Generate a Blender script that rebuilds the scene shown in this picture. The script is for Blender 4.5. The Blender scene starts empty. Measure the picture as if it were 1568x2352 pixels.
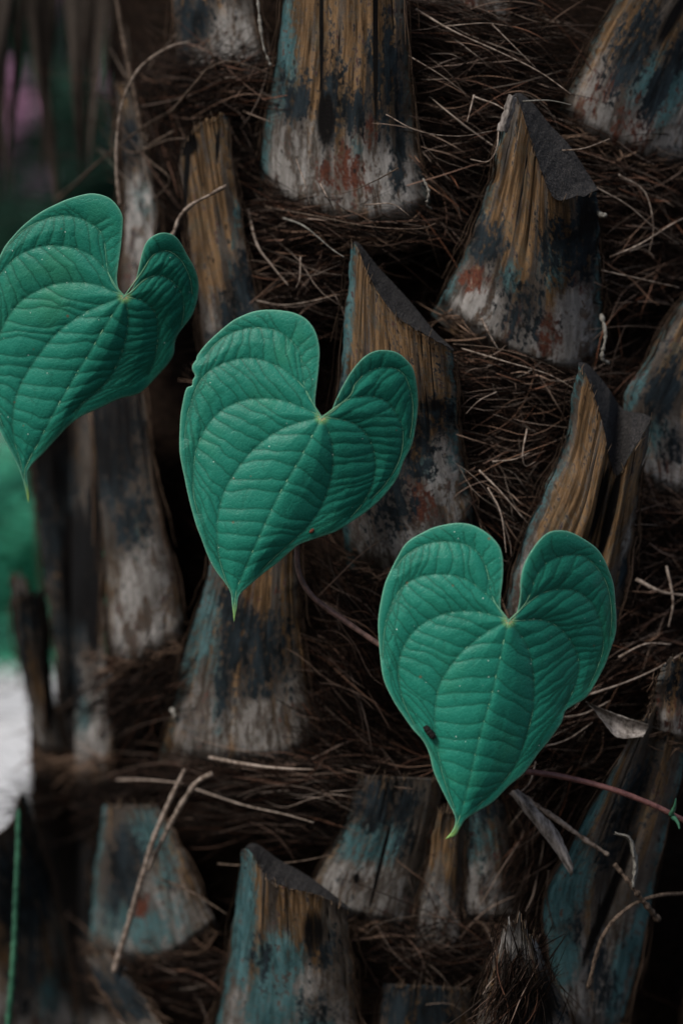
import bpy, math, random
import numpy as np
from mathutils import Vector
from mathutils.kdtree import KDTree
from mathutils.geometry import delaunay_2d_cdt

R_ = math.radians
SC = bpy.context.scene
COL = SC.collection
rng = np.random.default_rng(7)
random.seed(7)

# ------------------------------------------------------------------ camera
D = 0.55                       # camera to focus plane, metres
S = 0.264 / 1568.0             # metres per drawing unit at the focus plane
cam_d = bpy.data.cameras.new('camera')
cam = bpy.data.objects.new('camera', cam_d)
COL.objects.link(cam)
cam.location = (0, -D, 0)
cam.rotation_euler = (R_(90), 0, 0)
cam_d.sensor_fit = 'HORIZONTAL'
cam_d.sensor_width = 24
cam_d.lens = 50
cam_d.clip_start = 0.01
cam_d.clip_end = 500
cam_d.dof.use_dof = True
cam_d.dof.focus_distance = 0.553
cam_d.dof.aperture_fstop = 3.7
SC.camera = cam

# ------------------------------------------------------------------ sky, sun, exposure
SUN_EL, SUN_AZ = 46.0, -38.0   # azimuth measured from straight behind the camera, negative = from the left
w = bpy.data.worlds.new('World')
SC.world = w
w.use_nodes = True
wn = w.node_tree.nodes
bg = wn['Background']
sky = wn.new('ShaderNodeTexSky')
sky.sky_type = 'NISHITA'
sky.sun_disc = False
sky.sun_elevation = R_(SUN_EL)
sky.air_density = 1.0
sky.dust_density = 3.0
w.node_tree.links.new(sky.outputs[0], bg.inputs[0])
bg.inputs[1].default_value = 0.05
sun_d = bpy.data.lights.new('sun', 'SUN')
sun = bpy.data.objects.new('sun', sun_d)
COL.objects.link(sun)
sun_d.energy = 1.5
sun_d.angle = R_(16)
sun_d.color = (1.0, 0.96, 0.90)
az, el = R_(SUN_AZ), R_(SUN_EL)
sdir = Vector((math.sin(az) * math.cos(el), -math.cos(az) * math.cos(el), math.sin(el)))
sun.rotation_euler = sdir.to_track_quat('Z', 'Y').to_euler()
sky.sun_rotation = math.atan2(sdir.x, sdir.y)
SC.view_settings.view_transform = 'Standard'
SC.view_settings.look = 'None'
SC.view_settings.gamma = 1
SC.view_settings.exposure = 1.28
SC.cycles.max_bounces = 6
SC.cycles.diffuse_bounces = 3

# ------------------------------------------------------------------ helpers
def W(px, py, y):
    """drawing coordinates (1568 x 2352) and a real depth -> point in metres"""
    px = np.asarray(px, float); py = np.asarray(py, float); y = np.asarray(y, float)
    k = S * (y + D) / D
    return np.stack(np.broadcast_arrays((px - 784) * k, y, -(py - 1176) * k), -1)

AX, AY, RAD = 0.05, 0.258, 0.20
def recede(py):
    return 0.030 * np.clip((np.asarray(py, float) - 1350) / 1000, 0, 2.0)

def ycyl(px, py):
    """depth of the trunk surface seen in that direction"""
    m = (np.asarray(px, float) - 784) * S / D
    ay = AY + recede(py)
    a = m * m + 1
    b = ay - m * (m * D - AX)
    c = (m * D - AX) ** 2 + ay ** 2 - RAD ** 2
    disc = b * b - a * c
    return (b - np.sqrt(np.maximum(disc, 0))) / a

def hash2(i, j, seed):
    n = (i.astype(np.int64) * 374761393 + j.astype(np.int64) * 668265263 + seed * 1442695041) & 0x7fffffff
    n = (n ^ (n >> 13)) * 1274126177 & 0x7fffffff
    return ((n ^ (n >> 16)) & 0xffff) / 65535.0

def vnoise(x, y, seed=0):
    x = np.asarray(x, float); y = np.asarray(y, float)
    i = np.floor(x); j = np.floor(y)
    fx = x - i; fy = y - j
    fx = fx * fx * (3 - 2 * fx); fy = fy * fy * (3 - 2 * fy)
    a = hash2(i, j, seed); b = hash2(i + 1, j, seed); c = hash2(i, j + 1, seed); d = hash2(i + 1, j + 1, seed)
    return (a * (1 - fx) + b * fx) * (1 - fy) + (c * (1 - fx) + d * fx) * fy

def fbm(x, y, seed=0, o=3):
    v = 0; amp = 0.5; t = 0
    for k in range(o):
        v = v + amp * vnoise(x * 2 ** k, y * 2 ** k, seed + k * 17); t += amp; amp *= 0.5
    return v / t

def smooth(a, b, x):
    t = np.clip((x - a) / (b - a), 0, 1)
    return t * t * (3 - 2 * t)

def resample(pts, n, curve=True):
    """resample a polyline (any dimension) to n points, Catmull-Rom smoothed"""
    p = np.asarray(pts, float)
    if curve and len(p) > 2:
        q = np.vstack([2 * p[0] - p[1], p, 2 * p[-1] - p[-2]])
        out = []
        m = 12
        t = np.linspace(0, 1, m, endpoint=False)[:, None]
        for k in range(len(p) - 1):
            a, b, c, d = q[k], q[k + 1], q[k + 2], q[k + 3]
            out.append(0.5 * ((2 * b) + (-a + c) * t + (2 * a - 5 * b + 4 * c - d) * t ** 2 + (-a + 3 * b - 3 * c + d) * t ** 3))
        p = np.vstack(out + [p[-1:]])
    L = np.concatenate([[0], np.cumsum(np.linalg.norm(np.diff(p[:, :2], axis=0), axis=1))])
    L = L / max(L[-1], 1e-9)
    s = np.linspace(0, 1, n)
    return np.stack([np.interp(s, L, p[:, k]) for k in range(p.shape[1])], -1)

def mesh_obj(name, V, F, mat, parent=None, smooth_shade=True, attrs=None):
    me = bpy.data.meshes.new(name)
    V = np.asarray(V, float)
    me.from_pydata(V.tolist(), [], F if isinstance(F, list) else np.asarray(F).tolist())
    if smooth_shade:
        me.shade_smooth()
    for k, (typ, arr) in (attrs or {}).items():
        at = me.attributes.new(k, typ, 'POINT')
        arr = np.asarray(arr, np.float32)
        at.data.foreach_set('color' if typ == 'FLOAT_COLOR' else ('vector' if typ == 'FLOAT_VECTOR' else 'value'), arr.ravel())
    me.materials.append(mat)
    me.update()
    o = bpy.data.objects.new(name, me)
    COL.objects.link(o)
    if parent is not None:
        o.parent = parent
        o.matrix_parent_inverse = parent.matrix_world.inverted()
    return o

def tag(o, label=None, cat=None, group=None, kind=None):
    if label: o['label'] = label
    if cat: o['category'] = cat
    if group: o['group'] = group
    if kind: o['kind'] = kind
    return o

def empty(name, loc):
    o = bpy.data.objects.new(name, None)
    o.location = loc
    o.empty_display_size = 0.02
    COL.objects.link(o)
    bpy.context.view_layer.update()
    return o

def grid_faces(nr, nc, off=0, flip=False):
    i = np.arange(nr - 1)[:, None] * nc + np.arange(nc - 1)[None, :]
    f = np.stack([i, i + 1, i + nc + 1, i + nc], -1).reshape(-1, 4) + off
    return f[:, ::-1] if flip else f

# ------------------------------------------------------------------ material helpers
def new_mat(name):
    m = bpy.data.materials.new(name)
    m.use_nodes = True
    return m, m.node_tree.nodes, m.node_tree.links, m.node_tree.nodes['Principled BSDF']

class NT:
    """tiny node-building helper"""
    def __init__(s, nodes, links): s.n, s.l = nodes, links
    def put(s, node, i, v):
        if v is None: return
        if hasattr(v, 'is_output'): s.l.new(v, node.inputs[i])
        else: node.inputs[i].default_value = v
    def math(s, op, a, b=None, clamp=False):
        n = s.n.new('ShaderNodeMath'); n.operation = op; n.use_clamp = clamp
        s.put(n, 0, a); s.put(n, 1, b); return n.outputs[0]
    def mix(s, f, a, b, mode='MIX'):
        n = s.n.new('ShaderNodeMix'); n.data_type = 'RGBA'; n.blend_type = mode
        s.put(n, 0, f); s.put(n, 6, a if hasattr(a, 'is_output') else (*a, 1)); s.put(n, 7, b if hasattr(b, 'is_output') else (*b, 1))
        return n.outputs[2]
    def noise(s, vec, scale, detail=4, rough=0.6, dist=0.0):
        n = s.n.new('ShaderNodeTexNoise'); s.put(n, 'Vector', vec)
        n.inputs['Scale'].default_value = scale; n.inputs['Detail'].default_value = detail
        n.inputs['Roughness'].default_value = rough; n.inputs['Distortion'].default_value = dist
        return n.outputs[0]
    def voro(s, vec, scale, feature='F1'):
        n = s.n.new('ShaderNodeTexVoronoi'); n.feature = feature; s.put(n, 'Vector', vec)
        n.inputs['Scale'].default_value = scale
        return n.outputs[0]
    def step(s, x, a, b):
        n = s.n.new('ShaderNodeMapRange'); n.interpolation_type = 'SMOOTHSTEP'
        s.put(n, 0, x); n.inputs[1].default_value = a; n.inputs[2].default_value = b
        return n.outputs[0]
    def attr(s, name):
        n = s.n.new('ShaderNodeAttribute'); n.attribute_name = name; return n
    def sep(s, c):
        n = s.n.new('ShaderNodeSeparateColor'); s.l.new(c, n.inputs[0]); return n.outputs
    def vmul(s, v, k):
        n = s.n.new('ShaderNodeVectorMath'); n.operation = 'MULTIPLY'; s.put(n, 0, v); n.inputs[1].default_value = k; return n.outputs[0]
    def bump(s, h, dist, strength=1.0, normal=None):
        n = s.n.new('ShaderNodeBump'); s.put(n, 'Height', h); n.inputs['Distance'].default_value = dist
        n.inputs['Strength'].default_value = strength
        if normal is not None: s.l.new(normal, n.inputs['Normal'])
        return n.outputs[0]
    def coord(s, which='Object'):
        return s.n.new('ShaderNodeTexCoord').outputs[which]

def mat_boot():
    m, n, l, b = new_mat('weathered_leaf_base')
    t = NT(n, l)
    v = t.attr('buv').outputs['Vector']
    A = t.sep(t.attr('stA').outputs['Color']); B = t.sep(t.attr('stB').outputs['Color'])
    dark, rust, teal = A[0], A[1], A[2]
    pale, tan, black = B[0], B[1], B[2]
    v4 = t.vmul(v, (1, 0.28, 1)); v8 = t.vmul(v, (1, 0.06, 1))
    st_ = lambda x, a=0.30, b=0.70: t.step(x, a, b)
    n1 = st_(t.noise(v4, 150, 8, 0.72))
    n1b = st_(t.noise(v4, 230, 8, 0.74, 0.5))
    n2 = t.noise(v8, 620, 5, 0.65)
    n3 = t.noise(v, 1300, 3, 0.6)
    n4 = t.noise(v, 90, 4, 0.6)
    n5 = st_(t.noise(v8, 260, 3, 0.5))
    ns = st_(t.noise(t.vmul(v, (1, 0.6, 1)), 620, 4, 0.7))
    n2s = st_(n2)
    def wsum(*p):
        o = None
        for x, k in p:
            q = t.math('MULTIPLY', x, k); o = q if o is None else t.math('ADD', o, q)
        return o
    nr_ = wsum((n1, 0.40), (n2s, 0.24), (ns, 0.36))
    nrb = wsum((n1b, 0.42), (n2s, 0.14), (ns, 0.44))
    def mask(a, nz, k=1.1, s=0.07):
        x = t.math('ADD', a, t.math('MULTIPLY', t.math('SUBTRACT', nz, 0.5), k))
        return t.step(x, 0.5 - s, 0.5 + s)
    c = t.mix(n1, (0.030, 0.023, 0.018), (0.105, 0.088, 0.074))
    tanc = t.mix(t.step(n2, 0.35, 0.65), (0.062, 0.037, 0.018), (0.185, 0.112, 0.057))
    tanc = t.mix(t.step(n4, 0.5, 0.75), tanc, (0.085, 0.070, 0.047))
    c = t.mix(mask(tan, n5, 1.3, 0.2), c, tanc)
    palec = t.mix(n4, (0.085, 0.076, 0.069), (0.410, 0.395, 0.380))
    palec = t.mix(t.step(n1b, 0.52, 0.72), palec, (0.085, 0.060, 0.045))
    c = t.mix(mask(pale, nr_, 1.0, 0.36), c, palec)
    tealc = t.mix(n1b, (0.015, 0.050, 0.058), (0.078, 0.168, 0.178))
    c = t.mix(mask(teal, nrb, 1.5, 0.34), c, tealc)
    c = t.mix(mask(rust, nrb, 1.5, 0.20), c, t.mix(n3, (0.030, 0.009, 0.007), (0.150, 0.055, 0.033)))
    darkc = t.mix(n1b, (0.003, 0.0033, 0.0035), (0.020, 0.030, 0.037))
    c = t.mix(mask(dark, nr_, 1.5, 0.19), c, darkc)
    c = t.mix(mask(black, n2, 0.9, 0.16), c, (0.0035, 0.003, 0.003))
    # small black spots on the smooth skin
    dots = t.voro(t.vmul(v, (1, 0.55, 1)), 330)
    dsel = t.noise(v, 150, 2)
    dm = t.math('MULTIPLY', t.step(dots, 0.22, 0.12), t.step(dsel, 0.50, 0.58))
    c = t.mix(t.math('MULTIPLY', dm, 0.85), c, (0.016, 0.013, 0.011))
    # streaky and grainy tone
    c = t.mix(1.0, c, t.mix(t.step(n2, 0.25, 0.75), (0.48, 0.47, 0.46), (1.08, 1.08, 1.08)), 'MULTIPLY')
    c = t.mix(1.0, c, t.mix(n3, (0.66, 0.66, 0.66), (1.30, 1.30, 1.30)), 'MULTIPLY')
    l.new(c, b.inputs['Base Color'])
    b.inputs['Roughness'].default_value = 0.78
    b.inputs['Specular IOR Level'].default_value = 0.08
    h = t.math('ADD', t.math('MULTIPLY', n2, 0.9), t.math('MULTIPLY', n3, 0.35))
    l.new(t.bump(h, 0.0008, 0.8), b.inputs['Normal'])
    return m

def mat_noise(name, c0, c1, scale, rough=0.85, bump=0.0, stretch=(1, 1, 1), spec=0.08, bscale=None, coord='Object'):
    m, n, l, b = new_mat(name)
    t = NT(n, l)
    v = t.vmul(t.coord(coord), stretch)
    nz = t.noise(v, scale, 6, 0.65)
    l.new(t.mix(t.step(nz, 0.3, 0.7), c0, c1), b.inputs['Base Color'])
    b.inputs['Roughness'].default_value = rough
    b.inputs['Specular IOR Level'].default_value = spec
    if bump:
        l.new(t.bump(t.noise(v, bscale or scale * 2, 5, 0.65), bump), b.inputs['Normal'])
    return m

def mat_attr(name, rough=0.8, spec=0.2, grain=1500):
    """colour from the vertex attribute 'col' with fine grain"""
    m, n, l, b = new_mat(name)
    t = NT(n, l)
    g = t.noise(t.coord(), grain, 4, 0.6)
    c = t.mix(1.0, t.attr('col').outputs['Color'], t.mix(g, (0.45, 0.45, 0.45), (1.5, 1.5, 1.5)), 'MULTIPLY')
    l.new(c, b.inputs['Base Color'])
    b.inputs['Roughness'].default_value = rough
    b.inputs['Specular IOR Level'].default_value = spec
    l.new(t.bump(g, 0.0003), b.inputs['Normal'])
    return m

def mat_cut():
    m, n, l, b = new_mat('charred_cut_end')
    t = NT(n, l)
    v = t.coord()
    a = t.noise(v, 1100, 5, 0.75)
    p = t.voro(v, 900)
    c = t.mix(t.step(a, 0.35, 0.75), (0.010, 0.010, 0.011), (0.060, 0.056, 0.055))
    c = t.mix(t.step(t.noise(v, 1250, 3, 0.7), 0.60, 0.72), c, (0.11, 0.095, 0.085))
    l.new(c, b.inputs['Base Color'])
    b.inputs['Roughness'].default_value = 0.8
    b.inputs['Specular IOR Level'].default_value = 0.12
    l.new(t.bump(t.math('ADD', a, t.math('MULTIPLY', p, 0.6)), 0.0012), b.inputs['Normal'])
    return m

def mat_leaf():
    m, n, l, b = new_mat('leaf_green')
    t = NT(n, l)
    A = t.sep(t.attr('lv').outputs['Color'])
    B = t.sep(t.attr('le').outputs['Color'])
    v = t.coord()
    n1 = t.noise(v, 70, 4, 0.6)
    n2 = t.noise(v, 1700, 3, 0.7)
    cell = t.voro(v, 520, 'DISTANCE_TO_EDGE')
    c = t.mix(n1, (0.005, 0.088, 0.058), (0.015, 0.182, 0.130))
    c = t.mix(t.math('MULTIPLY', t.step(n2, 0.45, 0.80), 0.6), c, (0.034, 0.225, 0.165))
    c = t.mix(t.math('MULTIPLY', t.step(t.noise(v, 32, 3, 0.55), 0.52, 0.78), 0.35), c, (0.040, 0.190, 0.085))
    c = t.mix(t.math('MULTIPLY', t.step(cell, 0.05, 0.0), 0.22), c, (0.036, 0.230, 0.160))
    c = t.mix(t.math('MULTIPLY', A[1], 0.72), c, (0.007, 0.055, 0.034))
    c = t.mix(t.math('MULTIPLY', A[0], 0.50), c, (0.012, 0.070, 0.045))
    c = t.mix(t.math('MULTIPLY', B[0], 0.85), c, (0.130, 0.310, 0.220))
    c = t.mix(A[2], c, (0.220, 0.360, 0.090))
    c = t.mix(B[1], c, (0.480, 0.330, 0.190))
    c = t.mix(B[2], c, (0.130, 0.060, 0.030))
    # dust specks
    sp = t.voro(v, 260)
    sel = t.noise(v, 190, 2)
    c = t.mix(t.math('MULTIPLY', t.step(sp, 0.085, 0.05), t.step(sel, 0.5, 0.56)), c, (0.33, 0.43, 0.38))
    l.new(c, b.inputs['Base Color'])
    b.inputs['Roughness'].default_value = 0.42
    b.inputs['Specular IOR Level'].default_value = 0.12
    h = t.math('ADD', t.math('MULTIPLY', t.step(cell, 0.0, 0.14), 0.8), t.math('MULTIPLY', n2, 0.25))
    l.new(t.bump(h, 0.00009, 0.7), b.inputs['Normal'])
    return m

M = {}
M['boot'] = mat_boot()
M['cut'] = mat_cut()
M['leaf'] = mat_leaf()
M['core'] = mat_noise('trunk_fibre_dark', (0.006, 0.0045, 0.0035), (0.028, 0.018, 0.013), 160, 0.95, 0.004, (1, 1, 3), 0.02)
M['fibre'] = mat_attr('palm_fibre', 0.85, 0.04)
M['vein'] = mat_noise('leaf_vein', (0.120, 0.290, 0.180), (0.210, 0.390, 0.230), 300, 0.5)
M['veindark'] = mat_noise('leaf_vein_dark', (0.075, 0.225, 0.145), (0.130, 0.300, 0.195), 300, 0.5)
M['stem'] = mat_noise('vine_stem', (0.050, 0.030, 0.026), (0.150, 0.085, 0.070), 420, 0.55, 0.0003, (1, 1, 1), 0.4)
M['redstem'] = mat_noise('vine_stem_reddish', (0.050, 0.018, 0.018), (0.120, 0.052, 0.046), 420, 0.5, 0.0003, (1, 1, 1), 0.4)
M['twig'] = mat_noise('dry_grey_twig', (0.060, 0.040, 0.029), (0.300, 0.245, 0.205), 420, 0.85, 0.0007)
M['darktwig'] = mat_noise('dry_dark_twig', (0.018, 0.013, 0.010), (0.110, 0.080, 0.060), 500, 0.85, 0.0007)
M['whiteroot'] = mat_noise('pale_root', (0.060, 0.054, 0.046), (0.210, 0.200, 0.178), 500, 0.8, 0.0005)
M['greenstem'] = mat_noise('green_stalk', (0.010, 0.040, 0.025), (0.040, 0.120, 0.072), 150, 0.5, 0.0003, (1, 1, 1.2))
M['shard'] = mat_noise('splintered_wood', (0.050, 0.042, 0.036), (0.300, 0.270, 0.250), 420, 0.85, 0.0012, (1, 1, 0.25))
M['frond'] = mat_noise('dead_frond', (0.010, 0.008, 0.006), (0.060, 0.048, 0.040), 60, 0.8, 0.0006, (1, 1, 0.1))
M['crumb'] = mat_noise('black_crumb', (0.004, 0.004, 0.004), (0.020, 0.017, 0.016), 2500, 0.6, 0.0003)
M['rustcrumb'] = mat_noise('rusty_crumb', (0.060, 0.015, 0.010), (0.160, 0.060, 0.040), 2500, 0.7, 0.0003)

# ================================================================== SETTING
GZ = -1.25
def sheet(name, x0, x1, y0, y1, z, mat, n=1):
    xs = np.linspace(x0, x1, n + 1); ys = np.linspace(y0, y1, n + 1)
    X, Y = np.meshgrid(xs, ys)
    V = np.stack([X.ravel(), Y.ravel(), np.full(X.size, z)], -1)
    return tag(mesh_obj(name, V, grid_faces(n + 1, n + 1), mat, None, False), kind='structure')

M['soil'] = mat_noise('garden_soil', (0.030, 0.024, 0.018), (0.080, 0.062, 0.046), 6, 0.95, 0.02)
M['path'] = mat_noise('pale_concrete', (0.46, 0.46, 0.46), (0.50, 0.50, 0.50), 0.8, 0.85, 0.004, bscale=40)
M['lawn'] = mat_noise('lawn_green', (0.024, 0.150, 0.090), (0.040, 0.220, 0.130), 3, 0.9, 0.03)
sheet('ground', -150, 150, -60, 300, GZ, M['soil'], 1)
sheet('path', -40, 40, 2.2, 10.6, GZ + 0.004, M['path'], 1)
sheet('lawn', -60, 60, 10.6, 60, GZ + 0.008, M['lawn'], 1)

# ---- planting across the path (all far out of focus)
def leafy_mesh(name, n, rad, leaf, seed, mat, colfn):
    r = np.random.default_rng(seed)
    d = r.normal(size=(n, 3)); d /= np.linalg.norm(d, axis=1)[:, None]
    clump = 0.75 + 0.25 * np.sin(d[:, 0] * 5 + seed) * np.cos(d[:, 2] * 6 + d[:, 1] * 4)
    p = d * (np.asarray(rad) * (r.random((n, 1)) ** 0.35) * clump[:, None])
    a = r.normal(size=(n, 3)); a /= np.linalg.norm(a, axis=1)[:, None]
    bb = np.cross(a, r.normal(size=(n, 3))); bb /= np.linalg.norm(bb, axis=1)[:, None]
    sz = leaf * (0.6 + 0.8 * r.random((n, 1)))
    V = np.stack([p - a * sz, p + bb * sz * 0.45, p + a * sz, p - bb * sz * 0.45], 1).reshape(-1, 3)
    F = np.arange(n * 4).reshape(n, 4)
    me = bpy.data.meshes.new(name)
    me.from_pydata(V.tolist(), [], F.tolist())
    at = me.attributes.new('col', 'FLOAT_COLOR', 'POINT')
    c = np.repeat(colfn(r, p, n), 4, axis=0)
    at.data.foreach_set('color', np.concatenate([c, np.ones((len(c), 1))], 1).astype(np.float32).ravel())
    me.materials.append(mat)
    return me

M['bushleaf'] = mat_attr('bush_leaves', 0.6, 0.2, 40)
def green_cols(lo, hi):
    def f(r, p, n):
        k = r.random((n, 1)); return np.asarray(lo) * (1 - k) + np.asarray(hi) * k
    return f
def pink_cols(r, p, n):
    k = r.random((n, 1)); g = np.asarray((0.012, 0.045, 0.030)) * (1 - k) + np.asarray((0.03, 0.08, 0.05)) * k
    cl = (np.sin(p[:, 0] * 4.0 + 1) * np.sin(p[:, 2] * 4.5 + 2) * np.sin(p[:, 1] * 3.1) > 0.12)[:, None]
    return np.where(cl, np.asarray((0.50, 0.26, 0.40)) * (0.7 + 0.5 * k), g)

def trunk_mesh(h, r0, r1, seed):
    rr = np.random.default_rng(seed)
    nz, na = 9, 8
    V = []
    for i in range(nz):
        t = i / (nz - 1); cx, cy = 0.06 * math.sin(t * 4 + seed), 0.05 * math.cos(t * 3 + seed)
        for k in range(na):
            a = 2 * math.pi * k / na; r = (r0 + (r1 - r0) * t) * (0.9 + 0.2 * rr.random())
            V.append((cx + r * math.cos(a), cy + r * math.sin(a), h * t))
    F = [[i * na + k, i * na + (k + 1) % na, (i + 1) * na + (k + 1) % na, (i + 1) * na + k] for i in range(nz - 1) for k in range(na)]
    return V, F

M['bark'] = mat_noise('far_bark', (0.03, 0.024, 0.018), (0.09, 0.07, 0.055), 12, 0.9)
def plant(name, label, cat, x, y, crown_me, cz, th, tr, seed, group):
    e = empty(name, (x, y, GZ + 0.008))
    tag(e, label, cat, group)
    V, F = trunk_mesh(th, tr, tr * 0.6, seed)
    o = bpy.data.objects.new('trunk', bpy.data.meshes.new('trunk')); o.data.from_pydata(V, [], F); o.data.materials.append(M['bark'])
    COL.objects.link(o); o.parent = e
    c = bpy.data.objects.new('crown', crown_me); COL.objects.link(c); c.parent = e
    c.location = (0, 0, cz)
    c.rotation_euler = (0, 0, seed * 1.7)
    return e

bush_me = leafy_mesh('bush_crown', 9000, (1.35, 1.1, 1.15), 0.07, 3, M['bushleaf'], green_cols((0.040, 0.260, 0.160), (0.080, 0.420, 0.270)))
for i, (x, y) in enumerate([(-10.0, 13.3), (-7.8, 13.0), (-5.6, 13.2), (-3.4, 12.9), (-1.2, 13.4), (1.1, 13.0), (3.3, 13.3), (5.5, 13.1), (7.7, 13.3), (9.9, 13.0)]):
    plant('hedge_bush', 'rounded green hedge bush across the pale path', 'bush', x, y, bush_me, 1.1, 0.7, 0.06, i + 1, 'hedge bushes across the path')
tree_me = leafy_mesh('tree_crown', 12000, (3.0, 2.4, 2.6), 0.14, 5, M['bushleaf'], green_cols((0.006, 0.028, 0.018), (0.016, 0.060, 0.036)))
for i, (x, y) in enumerate([(-12.8, 18.6), (-8.6, 19.0), (-4.4, 18.2), (-0.2, 19.2), (4.2, 18.6), (8.4, 19.4), (12.6, 18.8)]):
    plant('garden_tree', 'dark broad tree rising behind the hedge bushes', 'tree', x, y, tree_me, 5.0, 3.6, 0.2, i + 11, 'dark trees behind the hedge')
pink_me = leafy_mesh('blossom_crown', 12000, (1.5, 1.2, 1.3), 0.07, 9, M['bushleaf'], pink_cols)
plant('flowering_tree', 'small tree with pink blossom clumps beside the pale path', 'tree', -2.35, 8.3, pink_me, 4.3, 3.3, 0.07, 31, None)

# ================================================================== PALM
palm = empty('palm_tree', (AX, AY, GZ))
tag(palm, 'old palm tree with cut leaf bases and matted brown fibre around its trunk', 'palm tree')

def trunk_core():
    zs = np.concatenate([np.linspace(GZ, -0.40, 24, endpoint=False), np.linspace(-0.40, 0.40, 90, endpoint=False), np.linspace(0.40, 1.5, 26)])
    na = 120
    th = np.linspace(0, 2 * np.pi, na, endpoint=False)
    T, Z = np.meshgrid(th, zs)
    r = RAD - 0.024 + 0.010 * (fbm(T * 14 / np.pi, Z * 30 + 50, 3, 3) - 0.6)
    py = 1176 - Z / S
    X = AX + r * np.cos(T); Y = AY + recede(py).clip(0, 0.03) + r * np.sin(T)
    V = np.stack([X, Y, Z], -1).reshape(-1, 3)
    nr = len(zs)
    i = np.arange(nr - 1)[:, None] * na; k = np.arange(na)[None, :]
    F = np.stack([i + k, i + (k + 1) % na, i + na + (k + 1) % na, i + na + k], -1).reshape(-1, 4).tolist()
    F.append([(nr - 1) * na + q for q in range(na)])
    return mesh_obj('trunk', V, F, M['core'], palm)
trunk_core()

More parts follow.
